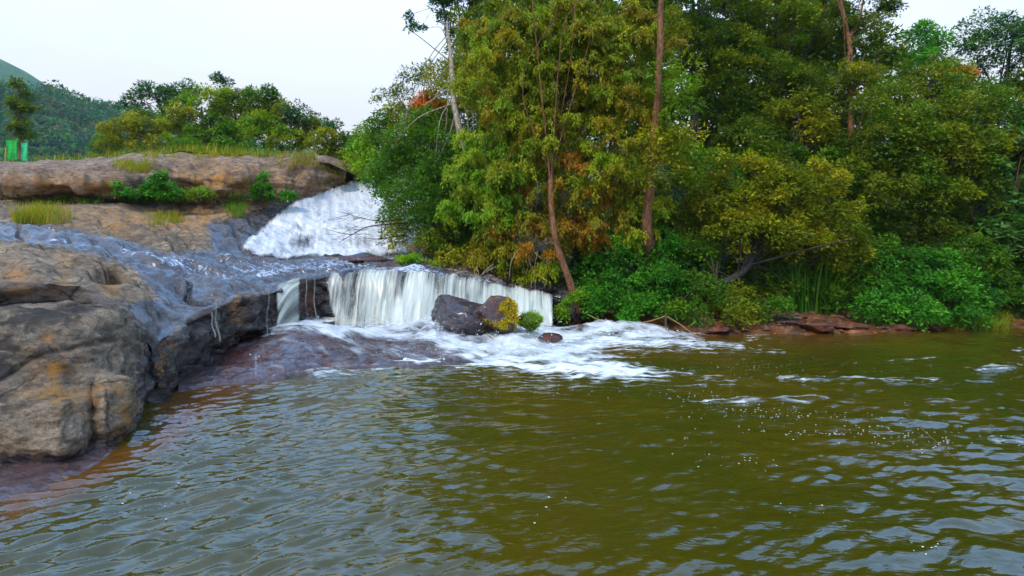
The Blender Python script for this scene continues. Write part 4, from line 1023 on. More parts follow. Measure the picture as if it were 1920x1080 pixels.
ft('light green feathery tree left of the huge drooping tree, its fronds arching over the falls', 950, 18.2,
   [(900, 300, 18, 70, 80, 1.2), (960, 350, 17.6, 80, 80, 1.1), (900, 400, 17.6, 70, 60, 1.0), (960, 210, 18.4, 60, 60, 1.0)], 'lime', 0.09, style='spray', size=0.08, per=150, rc=0.34, limbs=16)
ft('tall tree with thick reddish trunk rising behind the feathery foliage', 1216, 18.2,
   [(1240, -130, 20.5, 120, 80, 1.8), (1262, 170, 16.2, 40, 60, .6, 'lime'), (1245, 250, 15.9, 44, 60, .6), (1225, 315, 16.0, 36, 34, .5), (1200, 420, 18.0, 40, 34, .5), (1255, 60, 19.5, 34, 50, .8)], 'olive', 0.135, bark=M_BARK_RED,
   trunk=[(1219, 500, 17.4), (1214, 420, 16.5), (1220, 340, 16.6), (1236, 120, 16.3), (1238, -40, 16.6), (1240, -160, 17.5)], limbs=0, size=.09, per=100)
ft('leafy green tree with a pale slanting trunk above the upper cascade', 880, 21,
   [(800, 270, 21, 80, 60, 1.4), (850, 330, 20, 80, 60, 1.2), (760, 330, 21, 60, 60, 1.2), (870, 170, 22, 60, 60, 1.2, 'olive')], 'green', 0.11, bark=M_BARK_PALE,
   trunk=[(886, 318, 19.0), (868, 260, 19.0), (852, 200, 19.5), (846, 120, 20.5), (838, 40, 22)], size=.1, limbs=16)
ft('dense green shrub tree overhanging the right side of the upper cascade', 830, 19.5,
   [(780, 390, 19.0, 70, 60, 1.2), (840, 430, 18.6, 80, 60, 1.1), (770, 445, 18.4, 50, 30, .8, 'olive'), (740, 350, 21, 44, 50, 1.0, 'green')], 'green', 0.08, size=.09, per=120, limbs=12)
ft('low olive bush hanging over the rocks behind the curtain fall', 900, 17.8,
   [(880, 480, 17.6, 70, 34, .7), (820, 480, 17.8, 50, 26, .6, 'rust')], 'olive', 0.04, size=.08, name='shrub', cat='shrub', limbs=8, group='shrubs on the right bank')
ft('round bluish green tree filling the gap at the head of the valley', 720, 27,
   [(725, 270, 28, 60, 50, 2.0), (700, 310, 27, 44, 44, 1.5, 'lime'), (765, 235, 27, 46, 44, 1.6, 'olive')], 'green', 0.15, size=.13, rc=.5, per=90)
ft('distant pale green tree at the head of the cascade between the two woods', 690, 36,
   [(690, 285, 36, 42, 44, 2.2), (665, 300, 38, 26, 34, 1.5)], 'lime', 0.12, size=.15, rc=.55, per=80)
ft('thin twiggy grey-green tree against the white sky left of the orange-flowered crown', 745, 25,
   [(735, 185, 25, 36, 26, .9), (775, 160, 25, 34, 34, .9), (810, 140, 25, 30, 28, .9)], 'dark', 0.06, size=.09, rc=.26, per=34, dens=.55, limbs=16,
   trunk=[(800, 330, 24), (775, 250, 24.5), (760, 200, 25), (740, 175, 25)], extra=[(0.03, (775, 250, 24.5), (790, 190, 25), (800, 140, 25))])
ft('small tree topped with orange flowers above the valley head', 800, 24,
   [(806, 184, 23.5, 14, 14, .4, 'orange'), (795, 196, 23.4, 16, 8, .3, 'orange'), (822, 200, 23.4, 12, 7, .3, 'orange'), (820, 230, 24, 50, 34, 1.0)], 'olive', 0.07, size=.1, rc=.24, per=70, dens=1.2)
ft('tall bare-stemmed sparse tree leaning out into the white sky with a few leaf tufts', 850, 26,
   [(768, 38, 26, 10, 16, .3), (785, 55, 26, 14, 7, .3), (822, 10, 26, 20, 16, .5), (860, 0, 26, 30, 20, .6), (835, 35, 26, 14, 14, .4), (850, 65, 26, 12, 20, .4)], 'blue', 0.09, size=.1, rc=.2, per=30, bark=M_BARK_PALE, limbs=10,
   trunk=[(856, 260, 25), (846, 120, 25.5), (838, 50, 26), (826, -20, 26), (820, -80, 26)],
   extra=[(0.035, (840, 112, 25.5), (815, 92, 25.8), (785, 68, 26), (768, 56, 26)), (0.04, (842, 110, 25.5), (845, 40, 26), (836, -60, 26)), (0.04, (860, 130, 25.5), (862, 50, 26), (850, -60, 26))])
ft('dark green tree in deep shade behind the slanting pale trunk', 920, 24,
   [(920, 190, 24.5, 70, 70, 1.6), (900, 110, 25, 60, 50, 1.6), (930, 280, 24, 60, 50, 1.4)], 'dark', 0.15, size=.13, rc=.5, per=90)
ft('leafy dark crown at the top of the photo left of the feathery tree', 900, 26,
   [(900, 40, 26, 50, 50, 1.6), (930, -30, 26, 70, 50, 1.6), (890, 80, 25, 40, 40, 1)], 'dark', 0.15, size=.12, rc=.42, per=70, dens=.8)

# --- middle and right of the forest
ft('dark tree with layered foliage right of the tall reddish trunk', 1320, 22,
   [(1330, 90, 23, 80, 90, 1.8), (1370, 200, 22, 80, 60, 1.5), (1330, -40, 23.5, 90, 60, 1.8)], 'dark', 0.18, size=.11, rc=.45, per=110,
   trunk=[(1300, 480, 21), (1300, 330, 21.5), (1308, 180, 22), (1320, -20, 23)], bark=M_BARK_DARK)
ft('tall dark olive tree in the middle of the forest with its top beyond the frame', 1470, 22.5,
   [(1450, 60, 23, 90, 80, 1.8), (1440, 170, 22, 90, 60, 1.5, 'dark'), (1380, 120, 22, 60, 60, 1.2), (1420, 250, 21.5, 100, 50, 1.2, 'dark'), (1500, -40, 24, 110, 60, 1.9), (1540, 70, 23, 50, 60, 1.2, 'dark')], 'deep', 0.18, size=.1, rc=.42, per=110, bark=M_BARK_DARK)
ft('tree with a straight reddish trunk and thin sparse crown open to the sky', 1592, 21,
   [(1630, 10, 22, 50, 34, 1.0, 'dark'), (1660, 30, 22, 26, 18, .7, 'dark'), (1610, 70, 21.5, 50, 40, .9, 'dark'), (1600, 160, 20.6, 60, 44, .9), (1580, -50, 22, 70, 40, 1.2, 'dark')], 'olive', 0.14, size=.09, rc=.3, per=60, dens=.8, bark=M_BARK_RED,
   trunk=[(1600, 500, 20.5), (1598, 300, 20.6), (1594, 180, 20.8), (1592, 80, 21.2), (1578, 10, 21.6), (1566, -40, 22)],
   extra=[(0.06, (1594, 70, 21.2), (1612, 30, 21.5), (1625, -30, 22)), (0.04, (1600, 50, 21.4), (1640, 25, 21.8), (1668, 8, 22)), (0.05, (1596, 170, 20.8), (1612, 130, 20.9), (1622, 100, 21))])
ft('deep green tree behind the drooping olive bush, in the dark heart of the wood', 1420, 20.5,
   [(1400, 280, 20.5, 80, 50, 1.3), (1490, 250, 20.5, 80, 60, 1.3, 'olive'), (1520, 170, 21, 70, 44, 1.2), (1440, 330, 20, 120, 60, 1.0, 'green'), (1580, 330, 19.6, 80, 80, 1.0, 'green'), (1600, 440, 19, 80, 70, 1.0, 'green')], 'dark', 0.15, size=.1, rc=.42, per=110, bark=M_BARK_DARK)
ft('broad domed olive tree dominating the right side of the forest', 1730, 19.5,
   [(1680, 220, 19, 90, 50, 1.2), (1780, 200, 19.2, 90, 50, 1.2), (1660, 300, 18.6, 90, 50, 1.1, 'dark'), (1770, 300, 18.4, 100, 60, 1.2), (1830, 380, 18.2, 60, 70, 1.0, 'dark'), (1720, 390, 18.8, 80, 60, 1.0, 'dark'), (1740, 150, 19.8, 60, 30, .8), (1700, 350, 17.8, 120, 50, .8), (1800, 260, 18.2, 80, 60, .8), (1690, 260, 18.2, 100, 50, .8), (1740, 440, 18.2, 110, 50, .8, 'dark'), (1860, 300, 18.6, 50, 60, .8)],
   'deep', 0.2, size=.095, rc=.40, per=125, bark=M_BARK_DARK, limbs=24)
ft('yellow-olive bushy tree leaning out over the bank on a dark slanting trunk', 1330, 16.9,
   [(1400, 340, 17.2, 84, 50, 1.0), (1480, 360, 17.2, 100, 62, 1.1), (1550, 430, 17.0, 62, 60, .9), (1580, 480, 16.9, 44, 36, .6), (1380, 410, 17.2, 60, 50, .8), (1460, 440, 17.2, 60, 34, .7), (1400, 430, 16.5, 70, 40, .5), (1500, 450, 16.5, 60, 40, .5), (1440, 380, 16.6, 90, 50, .6), (1340, 380, 16.9, 40, 40, .5)],
   'olive', 0.12, size=.085, rc=.34, per=125, bark=M_BARK_DARK, trunk=[(1318, 556, 16.6), (1360, 530, 16.6), (1400, 503, 16.6), (1420, 460, 16.8), (1450, 390, 17.2)], limbs=26,
   extra=[(0.05, (1405, 500, 16.6), (1370, 475, 16.7), (1350, 440, 17), (1360, 400, 17.2))])
ft('pale green young tree against the dark hollow right of the tall trunk', 1290, 18.5,
   [(1290, 370, 18.4, 60, 60, .9), (1350, 330, 18.8, 40, 40, .7, 'green'), (1280, 300, 18.6, 36, 30, .6)], 'lime', 0.07, size=.085, rc=.34, per=105)
ft('broken bare orange-brown stump standing in the dark hollow of the wood', 1290, 19.4,
   [(1292, 262, 19.4, 8, 8, .15)], 'rust', 0.085, size=.06, rc=.12, per=12, bark=M_BARK_RED, limbs=2, trunk=[(1286, 420, 19.4), (1288, 330, 19.4), (1292, 255, 19.4)], name='tree_stump', cat='stump')
ft('bright green round-topped tree rising against the sky near the right edge', 1700, 30,
   [(1700, 95, 30, 58, 36, 2.0), (1690, 130, 29, 60, 36, 1.8)], 'lush', 0.16, size=.14, rc=.5, per=90)
ft('dark spreading tree with sky showing through its crown in the upper right corner', 1850, 25,
   [(1860, 60, 25, 60, 34, 1.3), (1810, 100, 25, 54, 26, 1.2), (1900, 90, 24.5, 50, 44, 1.2), (1920, 190, 24, 50, 50, 1.2), (1850, 130, 25, 40, 24, .9), (1980, 60, 25, 60, 60, 1.4)], 'blue', 0.14, size=.11, rc=.36, per=60, dens=.75, bark=M_BARK_DARK,
   trunk=[(1850, 400, 23.5), (1852, 260, 24), (1868, 190, 24.4), (1890, 130, 24.8), (1900, 60, 25)], extra=[(0.06, (1856, 230, 24), (1880, 180, 24), (1925, 150, 24)), (0.06, (1862, 200, 24.3), (1855, 150, 24.8), (1830, 110, 25))], limbs=22)
ft('tree with orange-tipped leaves below the dark spreading crown at upper right', 1830, 22,
   [(1780, 150, 22, 50, 24, .8), (1830, 190, 21.5, 50, 34, .9), (1790, 140, 21.6, 40, 8, .4, 'orange')], 'green', 0.1, size=.12, rc=.34, per=60)
ft('broad-leaved pale green tree at the right edge of the photo', 1900, 18,
   [(1900, 330, 18, 44, 80, .9), (1890, 440, 17.6, 50, 60, .9), (1870, 440, 17.3, 26, 20, .5), (1940, 250, 18.4, 50, 60, 1.0), (1970, 400, 17.8, 60, 80, 1.0)], 'broad', 0.1, size=.15, per=70, rc=.36, style='broad')

G_SHRUB = 'shrubs on the right bank'
sh = dict(name='shrub', cat='shrub', group=G_SHRUB)
ft('bright emerald shrub spilling down to the water right of the leaning trunk', 1180, 17.0,
   [(1170, 490, 17.2, 80, 46, .9), (1150, 550, 16.6, 66, 40, .7), (1230, 540, 16.6, 70, 50, .8), (1240, 470, 17.4, 60, 40, .8), (1140, 580, 16.0, 50, 26, .45), (1200, 585, 15.7, 60, 22, .45)], 'lush', 0.05, size=.075, rc=.3, per=125, **sh)
ft('green shrub under the slanting dark trunk at the waterline', 1340, 16.4,
   [(1300, 555, 16.2, 60, 40, .7), (1370, 560, 16.2, 54, 36, .6, 'olive'), (1290, 590, 15.3, 60, 18, .35), (1370, 590, 15.4, 46, 16, .35, 'olive'), (1440, 580, 15.9, 50, 22, .4), (1300, 490, 17.0, 50, 40, .7)], 'green', 0.05, size=.075, rc=.3, per=120, **sh)
ft('lush green shrub mound overhanging the bank at the far right', 1730, 16.6,
   [(1740, 520, 16.8, 90, 56, .9), (1680, 560, 16.4, 60, 34, .6), (1790, 560, 16.4, 70, 40, .7), (1700, 588, 15.7, 70, 18, .35), (1780, 590, 15.7, 60, 16, .35), (1640, 580, 15.9, 40, 24, .4), (1830, 500, 17, 50, 50, .8, 'green'), (1650, 500, 17.2, 50, 44, .7, 'green')], 'lush', 0.05, size=.085, rc=.32, per=125, **sh)
ft('dark shrub at the right edge just above the water', 1900, 17,
   [(1890, 560, 17, 50, 44, .8), (1960, 540, 17, 60, 60, .9)], 'green', 0.05, size=.085, rc=.32, per=110, **sh)
ft('small shaded shrub between the long-bladed plant and the lush mound', 1610, 17,
   [(1600, 560, 16.9, 50, 34, .6), (1630, 540, 17.1, 50, 40, .7), (1560, 540, 17.3, 40, 34, .6)], 'green', 0.04, size=.08, rc=.3, per=110, **sh)
ft('dark undergrowth bush beneath the olive leaning tree', 1450, 17.6,
   [(1440, 540, 17.5, 60, 40, .7), (1500, 500, 17.8, 60, 50, .8), (1420, 500, 17.8, 50, 40, .7)], 'dark', 0.05, size=.085, rc=.32, per=110, **sh)
ft('green bush behind the feathery tree near the thick reddish trunk foot', 1130, 18.5,
   [(1130, 470, 18.6, 70, 50, .9), (1060, 500, 18.2, 60, 44, .8), (980, 500, 18.6, 60, 40, .8), (1240, 410, 19, 60, 50, .9)], 'green', 0.05, size=.09, rc=.36, per=110, **sh)
ft('olive bush low in the wood right of the thick reddish trunk', 1270, 17.9,
   [(1265, 440, 17.9, 50, 34, .7), (1330, 420, 18.1, 50, 50, .8)], 'olive', 0.05, size=.08, rc=.32, per=115, **sh)
ft('green shrub clothing the slope beneath the slanting pale trunk', 870, 19.8,
   [(890, 450, 19.6, 70, 50, 1.0), (920, 390, 20.5, 60, 60, 1.0), (830, 380, 20, 60, 50, 1.0)], 'green', 0.05, size=.1, rc=.38, per=105, **sh)

# back rows that close the wood
G_BACK = 'tall trees at the back of the forest'
back = [(870, 30, 200, 'blue', 'far dark crown seen behind the pale slanting trunk'), (985, 29, -20, 'dark', 'tall back tree hidden behind the top of the feathery tree'),
        (1090, 30, -60, 'dark', 'dark back tree showing through the middle of the feathery tree'), (1200, 28, -60, 'dark', 'dark back tree just left of the thick reddish trunk'),
        (1300, 29, -40, 'blue', 'shadowy back tree above the dark hollow'), (1400, 28, -40, 'dark', 'dark back tree right of the hollow, behind the layered tree'),
        (1500, 30, -20, 'dark', 'back tree left of the straight reddish trunk'), (1590, 28, 60, 'dark', 'back tree behind the straight reddish trunk'),
        (1680, 27, 215, 'dark', 'low back tree beneath the round-topped bright crown'), (1790, 27, 190, 'blue', 'back tree behind the broad domed crown'),
        (1890, 26, 250, 'dark', 'back tree behind the broad-leaved tree at the right edge'), (2010, 24, 120, 'dark', None), (2140, 22, 80, 'green', None), (2300, 20, 60, 'dark', None), (2500, 19, 60, 'olive', None)]
for (px, d, top, pal, lab) in back:
    yb = zpy(px, d) - 10
    bl = []; y = top + 40
    while y < yb - 30:
        bl.append((px + random.uniform(-20, 20), y, d + random.uniform(-1, 1), 90 + random.uniform(-10, 20), 52, 1.8)); y += 75
    if lab is None: lab = {2010: 'dark tree just outside the right edge beside the broad-leaved tree', 2140: 'green tree on the bank beyond the right edge', 2300: 'dark tree on the bank well beyond the right edge', 2500: 'olive tree farthest along the bank beyond the right edge'}[px]
    ft(lab, px, d, bl, pal, 0.2, size=.2, rc=.62, per=75, group=G_BACK, limbs=6, bark=M_BARK_DARK, dens=.9)
# near bank shrubs beyond the right edge
for px, d, lab in [(2060, 17, 'shrub on the bank just beyond the right edge'), (2220, 16.5, 'shrub on the bank farther beyond the right edge')]:
    ft(lab, px, d, [(px, 520, d, 80, 60, 1.0), (px + 40, 400, d + 1, 90, 70, 1.2)], 'green', .08, size=.12, rc=.42, per=80, **sh)

# forest-floor leaves so that gaps read as undergrowth
r_ = np.random.default_rng(5)
xs = r_.uniform(-6, 26, 5200); ys = r_.uniform(16.2, 32, 5200)
ok = ys > np.interp(xs, WX, WY) + 1.6; xs, ys = xs[ok], ys[ok]
cc = np.stack([xs, ys, bank_z(xs, ys) + r_.uniform(0.05, 0.9, len(xs))], -1)
A = cluster_leaves(cc, 0.4, 16, PAL['dark'] + PAL['green'], 0.13, 'leaf', r_)
kind(leaf_mesh('undergrowth', *A, M_LEAF), 'stuff')

# long-bladed plant in the wood
def blades(name, centers, h, w, lean, pal, r_, mat, n_per, spread, droop=0.5, parent=None, off=(0, 0, 0), segs=3):
    k = len(centers) * n_per
    b = np.repeat(centers, n_per, 0) + r_.normal(0, 1, (k, 3)) * [spread, spread, 0]
    az = r_.uniform(0, 2*np.pi, k); o_ = np.stack([np.cos(az), np.sin(az), 0*az], -1)
    hh = h * r_.uniform(.5, 1.2, k); ln_ = lean * r_.uniform(.2, 1.3, k)
    side = np.stack([-np.sin(az + .5), np.cos(az + .5), 0*az], -1)
    V = []
    for s in range(segs + 1):
        q = s / segs
        c_ = b + o_ * (ln_ * hh * q ** 1.6)[:, None]; c_[:, 2] += hh * (q - droop * 0.5 * q * q * ln_)
        ww = w * (1 - q * .92) * .5
        V += [c_ - side * ww, c_ + side * ww]
    V = np.stack(V, 1).reshape(-1, 3) - np.asarray(off)
    base = np.arange(k)[:, None] * (2 * (segs + 1))
    Fc = np.concatenate([np.concatenate([base + 2*s, base + 2*s + 1, base + 2*s + 3, base + 2*s + 2], 1)[:, None] for s in range(segs)], 1).reshape(-1, 4)
    o = mesh_np(name, V, Fc, mat, parent)
    pal = np.array(pal); col = pal[r_.integers(0, len(pal), k)] * r_.uniform(.7, 1.3, (k, 1)); col = np.repeat(col, segs, 0)
    a = o.data.attributes.new('leafcol', 'FLOAT_COLOR', 'FACE'); a.data.foreach_set('color', np.concatenate([col, np.ones((len(col), 1))], 1).astype(np.float32).ravel())
    return o
root = empty('bladed_plant', tuple(W(1510, 590, 16.7)), 'tall plant with long drooping strap leaves in the dark gap under the olive tree', 'plant')
cs = np.stack([W(x_, 590, 16.9) for x_ in (1470, 1500, 1530, 1550)])
blades('leaf_blades', cs, 2.2, 0.06, 0.75, PAL['green'] + PAL['lush'], r_, M_GRASS, 34, 0.12, 1.0, root, W(1510, 590, 16.7), 6)

def grass_patch(label, area, n_t, h, pal, surf, per=9, w=.018, lean=.5):
    """area (px0,px1,py0,py1); surf maps pixels to points on the rock"""
    px = r_.uniform(area[0], area[1], n_t); py = r_.uniform(area[2], area[3], n_t)
    gp = noise(np.stack([px * .06, py * .11, 0 * px + area[0]], -1)); ce = 1 - np.abs((px - (area[0] + area[1]) / 2) / ((area[1] - area[0]) / 2))
    ok_ = gp + .9 * ce > r_.uniform(0, .75, n_t); px, py = px[ok_] + r_.normal(0, 4, ok_.sum()), py[ok_]
    pts = surf(px, py)
    o = blades('grass', pts, h, w, lean, PAL[pal], r_, M_GRASS, per, 0.07)
    return kind(o, 'stuff', label)
_bp = np.stack([bx[:, 50:].ravel(), by[:, 50:].ravel()], -1); _bv = BP[:, 50:].reshape(-1, 3)
_front = (BT[:, 50:].ravel() > 4.2)
_bp, _bv = _bp[_front], _bv[_front]
def on_rock(px, py):
    out_ = []
    for a_, b_ in zip(px, py):
        k = np.argmin((_bp[:, 0] - a_) ** 2 + ((_bp[:, 1] - b_) * 1.5) ** 2); out_.append(_bv[k])
    return np.array(out_)
# strip of plants at the foot of the cliff
grass_patch('low green plants along the foot of the upper cliff', (0, 560, 368, 382), 420, .16, 'lush', on_rock, 10, .03, .8)
grass_patch('yellow-green grass tufts along the foot of the upper cliff', (0, 540, 366, 384), 260, .24, 'grass', on_rock, 9)
grass_patch('tall yellow-green grass clump on the slab at the far left', (25, 118, 402, 420), 130, .42, 'grass', on_rock, 14)
grass_patch('dry straw-coloured grass at the ends of the far-left clump', (95, 135, 402, 420), 40, .42, 'straw', on_rock, 12)
grass_patch('small grass tufts in a hollow of the slab', (272, 342, 405, 424), 60, .26, 'grass', on_rock, 12)
grass_patch('bright green grass tongue running down beside the cliff foot', (420, 465, 372, 408), 130, .28, 'mossg', on_rock, 12)
grass_patch('yellow grass mat on the cliff top', (218, 285, 302, 324), 170, .26, 'grass', on_rock, 12)
grass_patch('yellow dry grass hanging over the cliff edge at right', (525, 600, 292, 316), 190, .38, 'straw', on_rock, 12)
grass_patch('grass fringe along the crest of the cliff', (250, 540, 290, 297), 220, .26, 'grass', on_rock, 9)
grass_patch('green weeds on the cliff edge above the cascade', (600, 665, 312, 345), 60, .3, 'grass', on_rock, 9)
# meadow grass
xs = r_.uniform(-30, -9, 1700); ys = 24.6 + 9 * r_.random(1700) ** 1.7
o = blades('grass', np.stack([xs, ys, meadow_z(xs, ys)], -1), .45, .04, .4, PAL['grass'] + PAL['lime'], r_, M_GRASS, 6, .25)
kind(o, 'stuff', 'meadow grass behind the upper cliff')
# grass at the waterline on the right
px = r_.uniform(1790, 1885, 200); d_ = r_.uniform(15.8, 16.6, 200); X_ = (px - 960) / F * d_
o = blades('grass', np.stack([X_, d_, np.maximum(bank_z(X_, d_), -.02)], -1), .34, .03, .8, PAL['mossg'] + PAL['grass'], r_, M_GRASS, 12, .1)
kind(o, 'stuff', 'bright grass tuft at the water edge at the far right')

# moss cushions, children of their stones
def moss(parent, q, cx, cy, rx, ry, pal, n_, size=.05):
    x_, y_ = proj(q); k = np.where((((x_ - cx) / rx) ** 2 + ((y_ - cy) / ry) ** 2 < 1) & (q[:, 1] < q[:, 1].mean() + .25))[0]
    if not len(k): return
    k = k[noise(q[k] * 3.0 + 5) > -.12]; k = r_.choice(k, n_); c_ = q[k] + r_.normal(0, .018, (n_, 3)) + [0, -.01, .01]
    A = cluster_leaves(c_, .045, 9, PAL[pal], size, 'leaf', r_)
    kind(leaf_mesh('moss', *A, M_LEAF, parent, tuple(parent.location)), 'stuff')
moss(b2, q2, 958, 590, 26, 32, 'moss', 700, .034); moss(b2, q2, 925, 606, 16, 16, 'moss', 60, .03); moss(b3, q3, 992, 604, 26, 22, 'mossg', 420, .034)
# moss and fern clump on the rocks at the end of the upper cascade
ft('yellow-green moss clump on the rocks at the right foot of the upper cascade', 775, 17.3, [(775, 490, 17.0, 34, 16, .35), (800, 500, 17.0, 20, 12, .3)], 'mossg', .02, size=.06, rc=.16, per=70, name='moss_clump', cat='moss', group=None, limbs=2,
   trunk=[(775, 512, 17.2), (776, 500, 17.1), (778, 492, 17.1)])
ft('mossy clump wrapped round the foot of the leaning orange-brown trunk', 1080, 16.4, [(1075, 570, 16.0, 26, 26, .3), (1055, 585, 16.1, 16, 18, .3)], 'mossg', .02, size=.06, rc=.16, per=60, name='moss_clump', cat='moss', group=None, limbs=2,
   trunk=[(1078, 600, 16.3), (1078, 585, 16.2), (1077, 572, 16.2)])

# shrubs on the cliff
def cs_shrub(label, px, py, d, blobs, pal, **kw):
    plant('shrub', label, 'shrub', None, [(px, py, d), (px + 2, py - 12, d), (px, py - 24, d)], .03, blobs, pal, group='shrubs growing on the upper cliff', limbs=6, **kw)
cs_shrub('round bright green shrub on the face of the upper cliff', 296, 372, 19.6, [(296, 345, 19.5, 22, 18, .35), (310, 362, 19.5, 26, 14, .35), (286, 362, 19.5, 20, 12, .3)], 'lush', size=.08, rc=.15, per=44)
cs_shrub('smaller green shrub left of the round one on the cliff face', 216, 372, 19, [(216, 358, 19, 16, 12, .3), (245, 364, 19.1, 18, 9, .25)], 'lush', size=.07, rc=.14, per=40)
cs_shrub('weedy olive bush at the foot of the cliff right of the round shrub', 345, 380, 20.2, [(345, 365, 20, 26, 10, .3), (380, 362, 20.2, 24, 8, .3)], 'lime', size=.07, rc=.14, per=40)
cs_shrub('trailing green bush at the right foot of the cliff above the cascade', 500, 378, 21.8, [(495, 358, 21.6, 24, 14, .35), (530, 370, 21.9, 30, 8, .3), (495, 335, 21.8, 8, 14, .2)], 'lush', size=.08, rc=.15, per=44)

# --- trees behind the cliff at left
G_LEFT = 'trees behind the upper cliff'
def lt(label, px, d, blobs, pal, r0=.1, **kw):
    x = (px - 960) / F * d; y0 = HZ - (float(meadow_z(np.array(x), np.array(float(d)))) - CH) / d * F + 3
    cx = np.mean([b[0] for b in blobs]); cy = min(b[1] for b in blobs)
    tr = kw.pop('trunk', None) or [(px, y0, d), ((px + cx) / 2, (y0 + cy) / 2, d), (cx, cy, d)]
    return plant(kw.pop('name', 'tree'), label, kw.pop('cat', 'tree'), None, tr, r0, blobs, pal, group=G_LEFT, **kw)
lt('slender dark conifer-like tree standing alone on the far left', 38, 40, [(34, 165, 40, 12, 12, .5), (42, 190, 40, 20, 16, .7), (36, 215, 40, 18, 14, .6), (60, 205, 40, 16, 9, .5), (40, 238, 40, 18, 14, .6), (46, 255, 40, 14, 8, .5)], 'dark', .12,
   size=.16, rc=.34, per=46, trunk=[(38, 300, 40), (39, 240, 40), (36, 160, 40)])
lt('spreading tree with a bluish open crown, leftmost of the large trees behind the cliff', 300, 34, [(290, 180, 34, 44, 20, 1.2), (255, 195, 34, 26, 14, .8), (330, 190, 34, 40, 26, 1.2), (345, 165, 34, 16, 12, .5), (320, 225, 33, 40, 24, 1.0, 'green')], 'blue', .13, size=.14, rc=.36, per=44, dens=.8,
   trunk=[(318, 300, 34), (315, 250, 34), (300, 200, 34), (290, 175, 34)])
lt('low yellow-green tree at the left end of the wood behind the cliff', 240, 30, [(235, 245, 30, 38, 26, 1.0), (270, 235, 30, 34, 26, 1.0), (215, 270, 29.5, 30, 16, .8), (280, 275, 29.5, 30, 20, .8)], 'olive', .09, size=.11, rc=.36, per=80)
lt('full green tree behind the middle of the cliff', 390, 33, [(385, 200, 33, 50, 36, 1.4), (350, 235, 32, 40, 34, 1.1, 'olive'), (410, 250, 32, 44, 34, 1.2, 'green'), (370, 265, 31.5, 50, 24, 1.0)], 'lime', .13, size=.13, rc=.42, per=80)
lt('round-topped green tree with a loose tuft sticking out of its crown', 440, 34, [(440, 205, 34, 40, 30, 1.3), (417, 150, 34, 14, 10, .4, 'blue'), (470, 200, 34, 40, 26, 1.2), (455, 245, 33, 44, 34, 1.2, 'lime')], 'olive', .13, size=.13, rc=.38, per=72, trunk=[(440, 300, 34), (442, 250, 34), (440, 195, 34)],
   extra=[(.035, (430, 200, 34), (420, 175, 34), (417, 150, 34))])
lt('tall dark green tree right of the tufted one', 500, 33, [(495, 192, 33, 40, 28, 1.2, 'green'), (520, 225, 33, 44, 30, 1.2, 'olive'), (490, 250, 32, 44, 34, 1.1), (530, 265, 31.5, 40, 24, 1.0)], 'lime', .13, size=.13, rc=.4, per=76)
lt('green tree with a gappy crown behind the right part of the cliff', 560, 33, [(560, 225, 33, 40, 24, 1.1, 'blue'), (575, 250, 33, 38, 28, 1.1), (545, 270, 32, 40, 24, 1.0), (600, 240, 33, 26, 20, .8, 'blue')], 'olive', .12, size=.13, rc=.38, per=66, dens=.85)
lt('small olive tree at the right end of the cliff above the dry grass', 610, 30, [(605, 268, 30, 30, 24, .8, 'olive'), (628, 285, 30, 26, 20, .7, 'olive'), (625, 240, 31, 14, 12, .5, 'blue'), (645, 265, 31, 14, 24, .5)], 'green', .08, size=.12, rc=.3, per=60)
lt('yellow-flowered sapling in front of the wood behind the cliff', 320, 29, [(318, 262, 29, 10, 12, .3), (322, 280, 29, 10, 10, .3)], 'lime', .03, size=.09, rc=.2, per=40)
lt('dense hedge-like bush at the back of the meadow', 430, 30, [(400, 275, 30, 50, 16, .8), (470, 278, 30, 50, 14, .8), (350, 278, 30, 40, 12, .7)], 'green', .05, size=.12, rc=.36, per=80, name='shrub', cat='shrub')
lt('green bush below the small olive tree at the end of the cliff', 640, 30, [(650, 320, 30, 22, 18, .7), (640, 300, 30, 20, 16, .6)], 'lime', .05, size=.11, rc=.3, per=70, name='shrub', cat='shrub', trunk=[(650, 350, 29), (650, 330, 29.5), (648, 310, 30)])
lt('bush left of the low yellow-green tree at the edge of the meadow', 200, 30, [(200, 268, 31, 22, 12, .6), (190, 285, 31, 20, 12, .6)], 'green', .05, size=.11, rc=.3, per=60, name='shrub', cat='shrub')

# forest on the hill
r_ = np.random.default_rng(77)
hv = HILL[:-1]; qx, qy = proj(hv)
k = r_.integers(0, hv.shape[0] * hv.shape[1], 24000)
pts = hv.reshape(-1, 3)[k] + r_.normal(0, 1.5, (24000, 3)) * [1, 1, .2]; hx, hy = qx.ravel()[k], qy.ravel()[k]
line = np.interp(hx, [-400, 0, 60, 100, 160, 260, 400, 1200], [150, 168, 180, 178, 196, 212, 235, 300])
ok = ((hy > line + 6 * noise(np.stack([hx * .03, hy * .03, 0 * hx], -1))) | (r_.random(24000) < .015)) & (hx > -260) & (hx < 430) & (hy < 330)
pts = pts[ok][:3000]
sc_ = np.clip(pts[:, 1:2] / 200, .6, 1.4)
hc = []
for lo, hi, q in ((0, 900, 1.1), (900, 2100, .7), (2100, 3000, .45)):
    sub = cluster_leaves(pts[lo:hi] + [0, 0, 1.5], 3.6, 44, np.array(PAL['hill'] + [(0.09, 0.085, 0.04)]) * q, 1.5, 'leaf', r_); hc.append(sub)
A = [np.concatenate(z) for z in zip(*hc)]
kind(leaf_mesh('hillside_forest', *A, M_LEAF), 'stuff', 'dense forest covering the far hill')

